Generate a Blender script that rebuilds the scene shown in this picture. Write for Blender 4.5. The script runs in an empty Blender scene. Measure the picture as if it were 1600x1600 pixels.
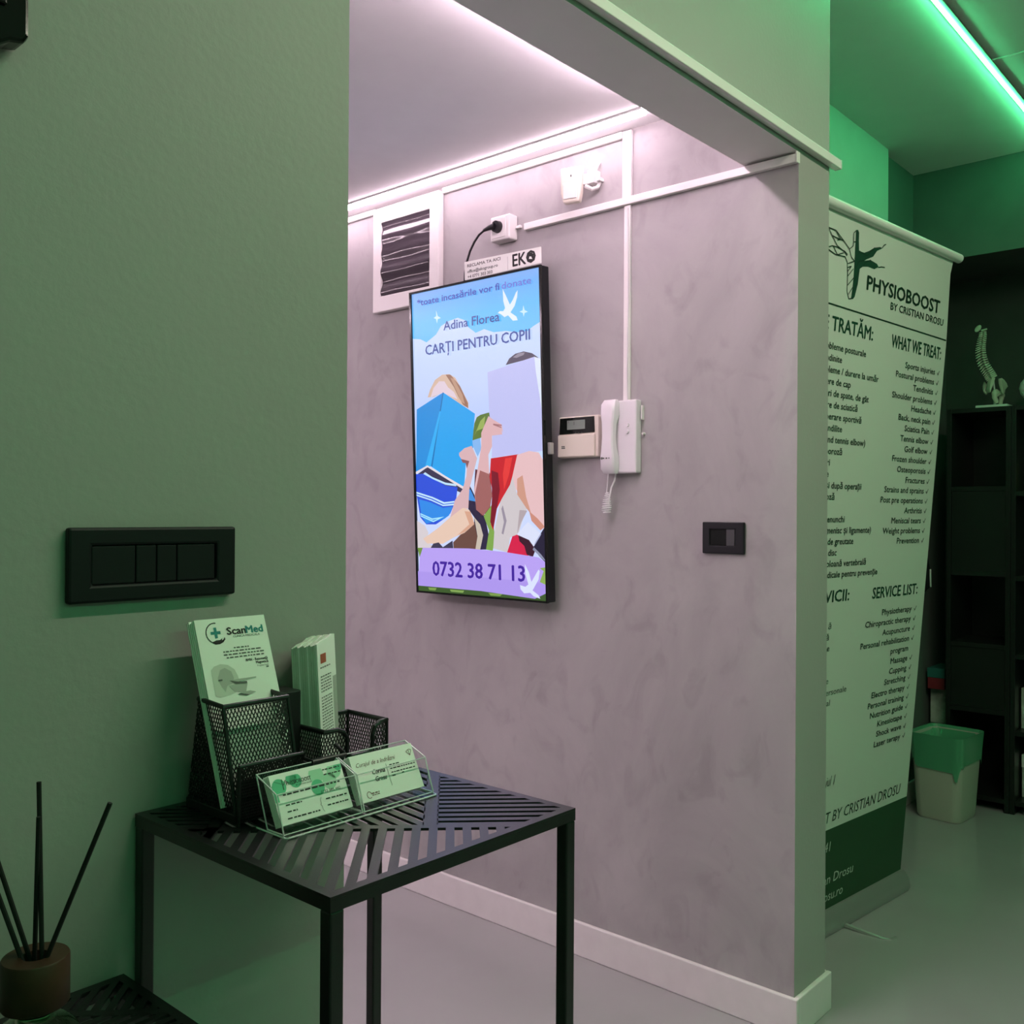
import bpy, bmesh, math, random
from mathutils import Matrix, Vector

SC = bpy.context.scene
COL = SC.collection
random.seed(7)

# ------------------------------------------------------------------ camera, light, exposure
cam_d = bpy.data.cameras.new('camera'); cam = bpy.data.objects.new('camera', cam_d); COL.objects.link(cam)
cam_d.sensor_width = 36; cam_d.lens = 36*1503.4/1600; cam_d.clip_start = .02
R_ = ((.662786, -.748784, .006112), (.005495, -.003298, -.999979), (.748788, .662806, .001929))
cam.matrix_world = Matrix(((R_[0][0], -R_[1][0], -R_[2][0], -2.26994), (R_[0][1], -R_[1][1], -R_[2][1], -1.05930),
                           (R_[0][2], -R_[1][2], -R_[2][2], 1.3), (0, 0, 0, 1)))
SC.camera = cam
SC.view_settings.view_transform = 'Standard'; SC.view_settings.look = 'None'
SC.view_settings.exposure = 0.0; SC.view_settings.gamma = 1
W = bpy.data.worlds.new('world'); SC.world = W; W.use_nodes = True
W.node_tree.nodes['Background'].inputs[0].default_value = (.02, .02, .02, 1)
PINK = 18.0       # corridor strips
GREEN = 70.0      # green ceiling strips
FILL = 26.0       # added fill lamp, out of view in the reception room (W)
SCREEN = 1.0

# ------------------------------------------------------------------ materials
def s2l(h):
    c = [int(h[i:i+2], 16)/255 for i in (0, 2, 4)]
    return tuple(x/12.92 if x <= .04045 else ((x+.055)/1.055)**2.4 for x in c)
MATS = {}
def mat(name, col, rough=.6, metal=0, noise=0, nscale=8, bump=0, bscale=60, spec=.5, trans=0, emit=None, estr=0, coat=0, ior=1.45, alpha=1, sss=0):
    m = bpy.data.materials.new(name); m.use_nodes = True; MATS[name] = m
    nt = m.node_tree; b = nt.nodes['Principled BSDF']
    if isinstance(col, str): col = s2l(col)
    b.inputs['Base Color'].default_value = (*col, 1); b.inputs['Roughness'].default_value = rough
    b.inputs['Metallic'].default_value = metal; b.inputs['Specular IOR Level'].default_value = spec
    b.inputs['Transmission Weight'].default_value = trans; b.inputs['IOR'].default_value = ior
    b.inputs['Coat Weight'].default_value = coat; b.inputs['Alpha'].default_value = alpha
    if emit:
        if isinstance(emit, str): emit = s2l(emit)
        b.inputs['Emission Color'].default_value = (*emit, 1); b.inputs['Emission Strength'].default_value = estr
    tc = nt.nodes.new('ShaderNodeTexCoord')
    if noise:
        n = nt.nodes.new('ShaderNodeTexNoise'); n.inputs['Scale'].default_value = nscale; n.inputs['Detail'].default_value = 6
        r = nt.nodes.new('ShaderNodeValToRGB')
        r.color_ramp.elements[0].position = .3; r.color_ramp.elements[1].position = .7
        r.color_ramp.elements[0].color = (*[c*(1-noise) for c in col], 1); r.color_ramp.elements[1].color = (*[min(1, c*(1+noise)) for c in col], 1)
        nt.links.new(tc.outputs['Object'], n.inputs['Vector']); nt.links.new(n.outputs['Fac'], r.inputs['Fac'])
        nt.links.new(r.outputs['Color'], b.inputs['Base Color'])
    if bump:
        n2 = nt.nodes.new('ShaderNodeTexNoise'); n2.inputs['Scale'].default_value = bscale; n2.inputs['Detail'].default_value = 4
        bp = nt.nodes.new('ShaderNodeBump'); bp.inputs['Strength'].default_value = bump; bp.inputs['Distance'].default_value = .004
        nt.links.new(tc.outputs['Object'], n2.inputs['Vector']); nt.links.new(n2.outputs['Fac'], bp.inputs['Height'])
        nt.links.new(bp.outputs['Normal'], b.inputs['Normal'])
    return m

mat('wall_paint', (.365, .365, .348), .55, noise=.03, nscale=3, bump=.12, bscale=90)
mat('ceiling_paint', (.80, .78, .78), .8, noise=.02)
mat('corridor_ceiling_paint', (.90, .885, .89), .8, noise=.02)
mat('soffit_paint', (.82, .80, .79), .6, noise=.02)
mat('white_paint', (.56, .56, .55), .6, noise=.03)
mat('dark_paint', (.12, .132, .125), .7, noise=.06)
mat('black_paint', (.055, .060, .056), .8, noise=.1)
mat('baseboard_white', (.74, .70, .70), .35, noise=.03, nscale=20)
mat('floor_epoxy', (.315, .305, .315), .11, noise=.03, nscale=4, spec=.55)
mat('black_metal', (.012, .012, .013), .32, bump=.05, bscale=600, spec=.6)
mat('mesh_metal', (.012, .012, .013), .38)
mat('black_plastic', (.009, .010, .012), .5, spec=.3)
mat('black_gloss', (.006, .008, .007), .12)
mat('grey_plastic', (.05, .05, .055), .4)
mat('white_plastic', (.78, .76, .74), .32)
mat('cream_plastic', (.76, .70, .60), .35)
mat('intercom_white', (.78, .74, .78), .3)
mat('smoked_plastic', (.055, .045, .055), .10, spec=.7)
mat('lcd', (.18, .22, .19), .25)
mat('paper', (.88, .89, .85), .6)
mat('paper_edge', (.62, .66, .58), .7, noise=.12, nscale=30)
mat('ink_black', (.012, .012, .012), .6)
mat('ink_grey', (.10, .11, .10), .6)
mat('ink_light', (.42, .44, .40), .6)
mat('ink_pale', (.60, .62, .56), .6)
mat('ink_teal', (.01, .22, .22), .6)
mat('ink_green', (.012, .10, .045), .6)
mat('ink_mint', (.10, .50, .28), .6)
mat('ink_mint_pale', (.38, .68, .48), .6)
mat('ink_red', (.40, .10, .05), .6)
mat('ink_brown', (.16, .05, .05), .6)
mat('banner_vinyl', (.62, .66, .60), .42)
mat('banner_green', (.006, .062, .018), .4)
mat('banner_text', (.006, .03, .016), .5)
mat('banner_head', (.008, .055, .03), .5)
mat('banner_pale', (.55, .62, .55), .5)
mat('aluminium', (.45, .46, .45), .35, metal=.6)
mat('acrylic_edge_light', (.78, .84, .82), .15, trans=.35)  # pale colour stands in for light gathered in the sheet edges
mat('glass', (.93, .97, .94), .02, trans=1, ior=1.45)
mat('oil', (.25, .30, .20), .05, trans=.9, ior=1.36)
mat('walnut', (.045, .018, .008), .5, noise=.35, nscale=25)
mat('reed', (.006, .006, .006), .7)
mat('bin_plastic', (.50, .47, .42), .5)
mat('bag_green', (.10, .40, .22), .4, trans=.3)
mat('shelf_black', (.010, .012, .011), .35)
mat('bone', (.62, .60, .50), .5)
mat('cup_cream', (.62, .60, .40), .5)
mat('marble', (.42, .44, .40), .5, noise=.4, nscale=14)
mat('box_teal', (.02, .13, .12), .5)
mat('box_red', (.22, .02, .03), .5)
mat('cable_black', (.01, .01, .012), .4)
mat('cable_white', (.72, .70, .70), .4)
mat('pink_led', (1, .9, .92), .5, emit=(1.0, .76, .89), estr=PINK)
mat('pink_led_dim', (1, .9, .92), .5, emit=(1.0, .76, .89), estr=PINK*5.7)
mat('pink_led_far', (1, .9, .92), .5, emit=(1.0, .76, .89), estr=PINK*5.0)
mat('green_led', (.8, 1, .9), .5, emit=(.10, 1.0, .34), estr=GREEN)
mat('fill_diffuser', (.9, .9, .9), .5, emit=(1.0, .93, .80), estr=1.0)

# grey trowelled plaster of the corridor wall: cloudy patches and fine streaks
def plaster():
    m = mat('plaster', (.36, .345, .345), .62); nt = m.node_tree; b = nt.nodes['Principled BSDF']; N = nt.nodes.new; Lk = nt.links.new
    tc = N('ShaderNodeTexCoord'); mp = N('ShaderNodeMapping'); mp.inputs['Scale'].default_value = (1, 1, .75)
    Lk(tc.outputs['Object'], mp.inputs['Vector'])
    n1 = N('ShaderNodeTexNoise'); n1.inputs['Scale'].default_value = 2.6; n1.inputs['Detail'].default_value = 9; n1.inputs['Roughness'].default_value = .62; n1.inputs['Distortion'].default_value = .6
    n2 = N('ShaderNodeTexNoise'); n2.inputs['Scale'].default_value = 9; n2.inputs['Detail'].default_value = 8; n2.inputs['Distortion'].default_value = 1.2
    Lk(mp.outputs[0], n1.inputs['Vector']); Lk(mp.outputs[0], n2.inputs['Vector'])
    r1 = N('ShaderNodeValToRGB'); r1.color_ramp.elements[0].position = .33; r1.color_ramp.elements[1].position = .68
    r1.color_ramp.elements[0].color = (.315, .300, .303, 1); r1.color_ramp.elements[1].color = (.405, .388, .388, 1)
    Lk(n1.outputs['Fac'], r1.inputs['Fac'])
    r2 = N('ShaderNodeValToRGB'); r2.color_ramp.elements[0].position = .30; r2.color_ramp.elements[1].position = .46
    r2.color_ramp.elements[0].color = (.72, .70, .71, 1); r2.color_ramp.elements[1].color = (1, 1, 1, 1)
    Lk(n2.outputs['Fac'], r2.inputs['Fac'])
    mx = N('ShaderNodeMix'); mx.data_type = 'RGBA'; mx.blend_type = 'MULTIPLY'; mx.inputs[0].default_value = .45
    Lk(r1.outputs['Color'], mx.inputs[6]); Lk(r2.outputs['Color'], mx.inputs[7]); Lk(mx.outputs[2], b.inputs['Base Color'])
    bp = N('ShaderNodeBump'); bp.inputs['Strength'].default_value = .25; bp.inputs['Distance'].default_value = .004
    Lk(n2.outputs['Fac'], bp.inputs['Height']); Lk(bp.outputs['Normal'], b.inputs['Normal'])
plaster()

def acrylic():
    m = mat('acrylic', (1, 1, 1), .03); nt = m.node_tree; N = nt.nodes.new; out = nt.nodes['Material Output']
    tr = N('ShaderNodeBsdfTransparent'); tr.inputs[0].default_value = (.985, .993, .99, 1); gl = N('ShaderNodeBsdfGlossy'); gl.inputs['Roughness'].default_value = .03
    mx = N('ShaderNodeMixShader'); mx.inputs[0].default_value = .06
    nt.links.new(tr.outputs[0], mx.inputs[1]); nt.links.new(gl.outputs[0], mx.inputs[2]); nt.links.new(mx.outputs[0], out.inputs['Surface'])
acrylic()
# picture shown on the screen: colours come from the mesh
def picture():
    m = mat('screen_picture', (.004, .004, .004), .25); nt = m.node_tree; b = nt.nodes['Principled BSDF']
    at = nt.nodes.new('ShaderNodeVertexColor'); at.layer_name = 'pic'
    nt.links.new(at.outputs['Color'], b.inputs['Emission Color']); b.inputs['Emission Strength'].default_value = SCREEN
picture()
for nm, h in (('screen_text_blue', '3F58B8'), ('screen_text_navy', '35519C'), ('screen_text_violet', '40209C'), ('screen_text_pale', '6C7CD8')):
    mat(nm, (.004, .004, .004), .3, emit=h, estr=SCREEN)

# ------------------------------------------------------------------ mesh helpers
LOC = {}
def V(*a): return Vector(a)
class MB:
    def __init__(s): s.v = []; s.f = []; s.c = []; s.mi = []; s.m = 0
    def face(s, pts, col=None):
        i = len(s.v); s.v += [Vector(p) for p in pts]; s.f.append(list(range(i, i+len(pts)))); s.c.append(col); s.mi.append(s.m)
    def mesh(s, vs, fs):
        i = len(s.v); s.v += [Vector(p) for p in vs]
        for f in fs: s.f.append([i+k for k in f]); s.c.append(None); s.mi.append(s.m)
        return s
    def box(s, a, b):
        x0, y0, z0 = a; x1, y1, z1 = b
        p = [(x, y, z) for z in (z0, z1) for x, y in ((x0, y0), (x1, y0), (x1, y1), (x0, y1))]
        return s.mesh(p, [(3, 2, 1, 0), (4, 5, 6, 7), (0, 1, 5, 4), (1, 2, 6, 5), (2, 3, 7, 6), (3, 0, 4, 7)])
    def prism(s, fr, poly, t0, t1):
        n = len(poly); vs = [fr.p(u, v, t0) for u, v in poly]+[fr.p(u, v, t1) for u, v in poly]
        a = sum(poly[i][0]*poly[(i+1) % n][1]-poly[(i+1) % n][0]*poly[i][1] for i in range(n))
        fs = [list(range(n-1, -1, -1)), list(range(n, 2*n))]+[(i, (i+1) % n, n+(i+1) % n, n+i) for i in range(n)]
        if (a < 0) != (t1 < t0): fs = [list(reversed(f)) for f in fs]
        return s.mesh(vs, fs)
    def fbox(s, fr, u0, v0, u1, v1, t0, t1): return s.prism(fr, [(u0, v0), (u1, v0), (u1, v1), (u0, v1)], t0, t1)
    def ring(s, fr, O, I, t0, t1):       # rectangular frame with a rectangular opening
        c = lambda q: [(q[0], q[1]), (q[2], q[1]), (q[2], q[3]), (q[0], q[3])]
        vs = [fr.p(u, v, t) for t in (t0, t1) for q in (c(O), c(I)) for u, v in q]; fs = []
        for i in range(4):
            j = (i+1) % 4; fs += [(8+i, 8+j, 12+j, 12+i), (j, i, 4+i, 4+j), (i, j, 8+j, 8+i), (4+j, 4+i, 12+i, 12+j)]
        return s.mesh(vs, fs)
    def loft(s, rings, caps=True):
        n = len(rings[0]); vs = [p for r in rings for p in r]; fs = []
        for k in range(len(rings)-1):
            for i in range(n): fs.append((k*n+i, k*n+(i+1) % n, (k+1)*n+(i+1) % n, (k+1)*n+i))
        if caps: fs += [list(range(n-1, -1, -1)), [(len(rings)-1)*n+i for i in range(n)]]
        return s.mesh(vs, fs)
    def tube(s, pts, r, n=8, r1=None):
        pts = [Vector(p) for p in pts]; rings = []; up = None
        for i, p in enumerate(pts):
            d = (pts[min(i+1, len(pts)-1)]-pts[max(i-1, 0)]).normalized()
            if up is None:
                up = Vector((0, 0, 1)) if abs(d.z) < .9 else Vector((1, 0, 0))
            a = d.cross(up).normalized(); up = a.cross(d).normalized()
            rr = r if r1 is None else r+(r1-r)*i/(len(pts)-1)
            rings.append([p+rr*(math.cos(t)*a+math.sin(t)*up) for t in [2*math.pi*k/n for k in range(n)]])
        return s.loft(rings)
    def cyl(s, p0, p1, r0, r1=None, n=24): return s.tube([p0, p1], r0, n, r1 if r1 is not None else r0)
    def lathe(s, c, prof, n=32):
        return s.loft([[(c[0]+r*math.cos(2*math.pi*k/n), c[1]+r*math.sin(2*math.pi*k/n), c[2]+z) for k in range(n)] for r, z in prof])
    def ellip(s, c, r, nu=14, nv=8, M=None):
        rings = []
        for j in range(nv+1):
            t = -math.pi/2+math.pi*(.02+.96*j/nv)
            ring = []
            for k in range(nu):
                q = Vector((r[0]*math.cos(t)*math.cos(2*math.pi*k/nu), r[1]*math.cos(t)*math.sin(2*math.pi*k/nu), r[2]*math.sin(t)))
                if M: q = M @ q
                ring.append(Vector(c)+q)
            rings.append(ring)
        return s.loft(rings)
    def build(s, name, m, parent=None, smooth=False, bevel=0, seg=2, colors=False, weld=True):
        me = bpy.data.meshes.new(name)
        c = Vector((0, 0, 0))
        if s.v:
            lo = [min(p[i] for p in s.v) for i in range(3)]; hi = [max(p[i] for p in s.v) for i in range(3)]
            c = Vector([(lo[i]+hi[i])/2 for i in range(3)])
        me.from_pydata([p-c for p in s.v], [], s.f)
        ms = m if isinstance(m, (list, tuple)) else [m]
        for q in ms: me.materials.append(MATS[q] if isinstance(q, str) else q)
        for i, p in enumerate(me.polygons): p.material_index = s.mi[i]
        if colors:
            ca = me.color_attributes.new('pic', 'FLOAT_COLOR', 'CORNER')
            for i, p in enumerate(me.polygons):
                col = s.c[i]
                for k, li in enumerate(p.loop_indices): ca.data[li].color = (*(col[k] if isinstance(col[0], tuple) else col), 1)
        if bevel or smooth:
            bm = bmesh.new(); bm.from_mesh(me)
            if weld: bmesh.ops.remove_doubles(bm, verts=bm.verts, dist=1e-6)
            if bevel:
                es = [e for e in bm.edges if len(e.link_faces) == 2 and e.calc_face_angle(0) > .5]
                bmesh.ops.bevel(bm, geom=es, offset=bevel, segments=seg, affect='EDGES', profile=.5, clamp_overlap=True)
            if smooth:
                for f in bm.faces: f.smooth = True
                for e in bm.edges: e.smooth = not (len(e.link_faces) == 2 and e.calc_face_angle(0) > .7)
            bm.to_mesh(me); bm.free()
        o = bpy.data.objects.new(name, me); COL.objects.link(o); o.location = c; LOC[o] = c
        if parent is not None:
            o.parent = parent; o.matrix_parent_inverse = Matrix.Translation(-LOC[parent])
        return o
class Fr:
    def __init__(s, o, u, v):
        s.o = Vector(o); s.u = Vector(u).normalized(); v = Vector(v); s.v = (v-s.u*v.dot(s.u)).normalized(); s.n = s.u.cross(s.v)
    def p(s, u, v, t=0): return s.o+s.u*u+s.v*v+s.n*t
def tag(o, label=None, cat=None, group=None, kind=None):
    if label: o['label'] = label
    if cat: o['category'] = cat
    if group: o['group'] = group
    if kind: o['kind'] = kind
    return o
def thing(name, loc, label, cat, group=None):
    o = bpy.data.objects.new(name, None); COL.objects.link(o); o.location = loc; o.empty_display_size = .05
    LOC[o] = Vector(loc); return tag(o, label, cat, group)
def struct(name, mb, m, **k): return tag(mb.build(name, m, **k), kind='structure')
def one(name, mb, m, label, cat, group=None, **k): return tag(mb.build(name, m, **k), label, cat, group)
def copy_tree(o, dx, parent=None):
    c = o.copy(); COL.objects.link(c)
    if parent is None: c.location = o.location+Vector(dx)
    else: c.parent = parent
    for ch in o.children: copy_tree(ch, dx, c)
    return c

# text: outline of the built-in typeface turned into mesh, fitted to a width and cap height on a frame
CAP = [None]
def glyphs(s):
    cu = bpy.data.curves.new('t', 'FONT'); cu.body = s; cu.size = 1; cu.resolution_u = 2; cu.fill_mode = 'FRONT'
    o = bpy.data.objects.new('t', cu); COL.objects.link(o)
    dg = bpy.context.evaluated_depsgraph_get(); dg.update()
    me = bpy.data.meshes.new_from_object(o.evaluated_get(dg))
    vs = [v.co.copy() for v in me.vertices]; fs = [list(p.vertices) for p in me.polygons]
    bpy.data.objects.remove(o); bpy.data.curves.remove(cu); bpy.data.meshes.remove(me)
    return vs, fs
WF = [.8]
def text(mb, fr, s, u0, u1, vb, cap, off=.0006, shear=0, bold=0, rot=0):
    if CAP[0] is None: CAP[0] = max(v.y for v in glyphs('H')[0])
    vs, fs = glyphs(s)
    if not vs: return
    a = min(v.x for v in vs); b = max(v.x for v in vs); k = cap/CAP[0]
    if u0 is None: u0 = u1-(b-a)*k*WF[0]
    if u1 is None: u1 = u0+(b-a)*k*WF[0]
    kx = (u1-u0-shear*cap*.5)/(b-a); out = []
    cr, sr = math.cos(rot), math.sin(rot)
    for q, (bx, by) in enumerate(((0, 0), (1, 0), (-1, 0), (0, .7), (0, -.7)) if bold else ((0, 0),)):
        out = []
        for v in vs:
            x = (v.x-a)*kx+shear*v.y*k+bx*bold*cap; y = v.y*k+by*bold*cap
            out.append(fr.p(u0+x*cr-y*sr, vb+x*sr+y*cr, off+q*2e-6))
        mb.mesh(out, fs)
def rect(mb, fr, u0, v0, u1, v1, off): mb.face([fr.p(u0, v0, off), fr.p(u1, v0, off), fr.p(u1, v1, off), fr.p(u0, v1, off)])
def words(mb, fr, u0, u1, v, h, off, dens=.85):       # a line of print too small to read
    u = u0
    while u < u1-h:
        w = min(random.uniform(1.5, 5)*h, u1-u); rect(mb, fr, u, v, u+w*dens, v+h, off); u += w+h*.5
def poly(mb, fr, flat, off, k=1e-4): mb.face([fr.p(flat[i]*k, flat[i+1]*k, off) for i in range(0, len(flat), 2)])
def disc(mb, fr, u, v, r, off, n=24, ry=None): mb.face([fr.p(u+r*math.cos(2*math.pi*i/n), v+(ry or r)*math.sin(2*math.pi*i/n), off) for i in range(n)])
def stroke(mb, fr, pts, w, off):
    for (a, b), (c, d) in zip(pts, pts[1:]):
        L = math.hypot(c-a, d-b) or 1; nx, ny = -(d-b)/L*w/2, (c-a)/L*w/2
        mb.face([fr.p(a-nx, b-ny, off), fr.p(c-nx, d-ny, off), fr.p(c+nx, d+ny, off), fr.p(a+nx, b+ny, off)])
# convex clipping, for slats and wire mesh
def clip(poly_, conv):
    out = poly_
    for i in range(len(conv)):
        (ax, ay), (bx, by) = conv[i], conv[(i+1) % len(conv)]; res = []
        for j in range(len(out)):
            p, q = out[j], out[(j+1) % len(out)]
            dp = (bx-ax)*(p[1]-ay)-(by-ay)*(p[0]-ax); dq = (bx-ax)*(q[1]-ay)-(by-ay)*(q[0]-ax)
            if dp >= 0: res.append(p)
            if (dp >= 0) != (dq >= 0):
                t = dp/(dp-dq); res.append((p[0]+t*(q[0]-p[0]), p[1]+t*(q[1]-p[1])))
        out = res
        if len(out) < 3: return []
    return out
def strips(conv, d, pitch, width, phase=0):           # parallel bars of direction d inside a convex region
    L = math.hypot(*d); d = (d[0]/L, d[1]/L); n = (-d[1], d[0])
    ks = [p[0]*n[0]+p[1]*n[1] for p in conv]; k = math.floor(min(ks)/pitch)*pitch+phase; res = []
    while k < max(ks)+pitch:
        q = [(n[0]*(k+s*width/2)+d[0]*t*5, n[1]*(k+s*width/2)+d[1]*t*5) for s, t in ((-1, -1), (-1, 1), (1, 1), (1, -1))]
        a = sum(q[i][0]*q[(i+1) % 4][1]-q[(i+1) % 4][0]*q[i][1] for i in range(4))
        c = clip(q if a > 0 else q[::-1], conv)
        if len(c) > 2: res.append(c)
        k += pitch
    return res
def rrect(cx, cy, hx, hy, r, z, rot=0, n=5):
    out = []
    for sx, sy, a0 in ((1, 1, 0), (-1, 1, 90), (-1, -1, 180), (1, -1, 270)):
        for i in range(n):
            a = math.radians(a0+90*i/(n-1)); x = sx*(hx-r)+r*math.cos(a); y = sy*(hy-r)+r*math.sin(a)
            out.append((cx+x*math.cos(rot)-y*math.sin(rot), cy+x*math.sin(rot)+y*math.cos(rot), z))
    return out

# ------------------------------------------------------------------ the rooms
HC = 2.855; CC = 2.3965; WT = .183          # room ceiling, corridor ceiling, partition thickness
struct('floor', MB().box((-4.6, -4.2, -.1), (2.8, 3.7, 0)), 'floor_epoxy')
struct('ceiling', MB().box((-4.6, -4.2, HC), (2.8, .6, HC+.1)), 'ceiling_paint')
struct('ceiling_corridor', MB().box((-3.1, .15, CC), (0, 3.7, CC+.1)), 'corridor_ceiling_paint')
struct('wall_left', MB().box((-4.6, 0, 0), (-1.421, .15, HC)), 'wall_paint')
li = MB().box((-1.421, 0, 2.208), (0, .15, HC)); li.mi[0] = 1; struct('wall_lintel', li, ['wall_paint', 'soffit_paint'])
bk = MB().box((2.225, -4.2, 2.445), (2.72, .485, HC)); bk.mi[0] = 1; struct('wall_bulkhead', bk, ['dark_paint', 'black_paint'])
w = MB(); w.box((0, .0006, 0), (WT, 3.7, HC)); w.m = 0
for i in range(6): w.mi[i] = 0
w.mi[5] = 1
struct('wall_corridor', w, ['wall_paint', 'plaster'])
struct('wall_corridor_end', MB().box((-3.1, 3.6, 0), (0, 3.7, CC)), 'wall_paint')
struct('wall_corridor_side', MB().box((-3.2, .15, 0), (-3.1, 3.7, CC)), 'wall_paint')
struct('wall_back', MB().box((WT, .455, 0), (1.835, .6, HC)), 'white_paint')
struct('wall_back_dark', MB().box((1.835, .485, 0), (2.8, .6, HC)), 'dark_paint')
struct('wall_right', MB().box((2.70, -4.2, 0), (2.8, .485, HC)), 'black_paint')
struct('wall_rear', MB().box((-4.6, -4.2, 0), (2.8, -4.1, HC)), 'wall_paint')
struct('wall_west', MB().box((-4.7, -4.2, 0), (-4.6, .15, HC)), 'wall_paint')
def skirting(name, a, b, bev=.003): struct(name, MB().box(a, b), 'baseboard_white', bevel=bev)
skirting('baseboard_corridor', (-.013, -.013, 0), (0, 3.6, .099))
skirting('baseboard_pillar', (0, -.013, 0), (WT+.013, .0006, .099))
skirting('baseboard_pillar_return', (WT, .0006, 0), (WT+.013, .455, .099))
skirting('baseboard_left', (-4.6, -.013, 0), (-1.421, 0, .099))
skirting('baseboard_back', (WT+.013, .442, 0), (1.835, .455, .095))
skirting('baseboard_back_dark', (1.822, .472, 0), (2.70, .485, .095))

# ------------------------------------------------------------------ strip lights and an added fill lamp
def led(name, a, b, m, label, hous):
    t = thing(name, ((a[0]+b[0])/2, (a[1]+b[1])/2, a[2]), label, 'strip light')
    MB().box(a, b).build('diffuser', m, t); MB().box(*hous).build('channel', 'aluminium', t); return t
def pink(a, b, m, label, sides):          # strip with a shallow channel: sides = which long sides carry a lip
    t = thing('led_strip', ((a[0]+b[0])/2, (a[1]+b[1])/2, a[2]), label, 'strip light')
    MB().box(a, b).build('diffuser', m, t); c = MB(); z0, z1 = a[2]+.013, CC-.0002
    if 'w' in sides: c.box((a[0]-.0035, a[1], CC-.006 if sides == 'w' else z0), (a[0]-.0005, b[1], z1))
    if 'e' in sides: c.box((b[0]+.0005, a[1], z0), (b[0]+.0035, b[1], z1))
    if 's' in sides: c.box((a[0], a[1]-.0035, z0), (b[0], a[1]-.0005, z1))
    if 'n' in sides: c.box((a[0], b[1]+.0005, z0), (b[0], b[1]+.0035, z1))
    c.build('channel', 'aluminium', t)
pink((-.106, .40, CC-.014), (-.084, 3.50, CC-.0003), 'pink_led', 'glowing pinkish white light strip along the ceiling above the plaster wall', 'w')
pink((-3.0, .300, CC-.022), (-.24, .316, CC-.0003), 'pink_led_dim', 'pinkish white light strip on the corridor ceiling just behind the header', 'sn')
pink((-3.0, 3.51, CC-.022), (-.06, 3.526, CC-.0003), 'pink_led_far', 'pinkish white light strip along the far end of the corridor ceiling', 'sn')
pink((-3.03, .34, CC-.022), (-3.014, 3.50, CC-.0003), 'pink_led_far', 'pinkish white light strip along the far side of the corridor ceiling', 'we')
led('led_strip', (-1.6, -.0935, 2.840), (2.2, -.0880, 2.846), 'green_led', 'bright green light strip across the ceiling above the banner', ((-1.62, -.110, 2.8465), (2.21, -.083, 2.8545)))
led('led_strip', (-4.4, -3.6, 2.838), (2.1, -3.586, 2.846), 'green_led', 'green light strip along the far end of the reception ceiling', ((-4.42, -3.612, 2.8465), (2.11, -3.585, 2.8545)))
one('ceiling_cable', MB().tube([(1.24, -.112, 2.849), (1.255, -.15, 2.852), (1.255, -.3, 2.852), (1.25, -1.4, 2.852)], .0028), 'cable_white', 'thin cable running across the ceiling from the green strip', 'cable', smooth=True)
t = thing('fill_lamp', (-.35, -1.05, HC), 'added linear fill lamp on the reception ceiling, out of view', 'fill lamp')  # unseen lamp added as whitish fill beside the green strips
MB().box((-1.5, -1.08, HC-.04), (.8, -1.02, HC-.0002)).build('housing', 'white_plastic', t, bevel=.004)
MB().box((-1.49, -1.075, HC-.044), (.79, -1.025, HC-.0402)).build('diffuser', 'fill_diffuser', t)
ld = bpy.data.lights.new('fill_glow', 'AREA'); ld.shape = 'RECTANGLE'; ld.size = 2.26; ld.size_y = .045; ld.energy = FILL; ld.color = (1, .97, .76)
lo = bpy.data.objects.new('fill_glow', ld); COL.objects.link(lo); lo.location = (-.35, -1.05, HC-.05)

# ------------------------------------------------------------------ trunking on the walls
def trunk(name, a, b, label, group=None): return one(name, MB().box(a, b), 'white_plastic', label, 'cable trunking', bevel=.002)
t = thing('cable_trunking', (-.6, -.01, 2.218), 'long trunking along the bottom edge of the green lit header', 'cable trunking')
MB().box((-1.421, -.020, 2.219), (.213, -.0002, 2.2425)).build('channel', 'white_plastic', t, bevel=.002)
MB().box((.2132, -.0205, 2.2185), (.2152, -.0002, 2.243)).build('end_cap', 'white_plastic', t)
t = thing('cable_trunking', (-.008, .45, 2.18), 'white trunking running from the socket up to the pillar edge', 'cable trunking')
MB().box((-.016, .001, 2.180), (-.0002, .895, 2.2015)).build('channel', 'white_plastic', t, bevel=.002)
MB().box((-.018, -.0035, 2.178), (-.0002, .0008, 2.206)).build('end_cap', 'white_plastic', t, bevel=.001)
trunk('cable_trunking', (-.012, .53, 2.374), (-.0002, 1.262, 2.394), 'white trunking just under the pink light strip, right of the fuse box')
trunk('cable_trunking', (-.012, 1.604, 2.374), (-.0002, 3.4, 2.394), 'short white trunking just under the pink strip, left of the fuse box')
trunk('cable_trunking', (-.011, .498, 2.2018), (-.0002, .5285, 2.392), 'short upright trunking between the two horizontal ones above the intercom')
trunk('cable_trunking', (-.010, .501, 1.622), (-.0002, .522, 2.1795), 'tall narrow upright trunking ending at the top of the intercom')
one('cable', MB().tube([(-.013, .507, 2.17), (-.013, .5035, 1.9), (-.013, .506, 1.7), (-.013, .5035, 1.624)], .0028), 'cable_white', 'white cable running down beside the tall upright trunking', 'cable', smooth=True)

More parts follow.
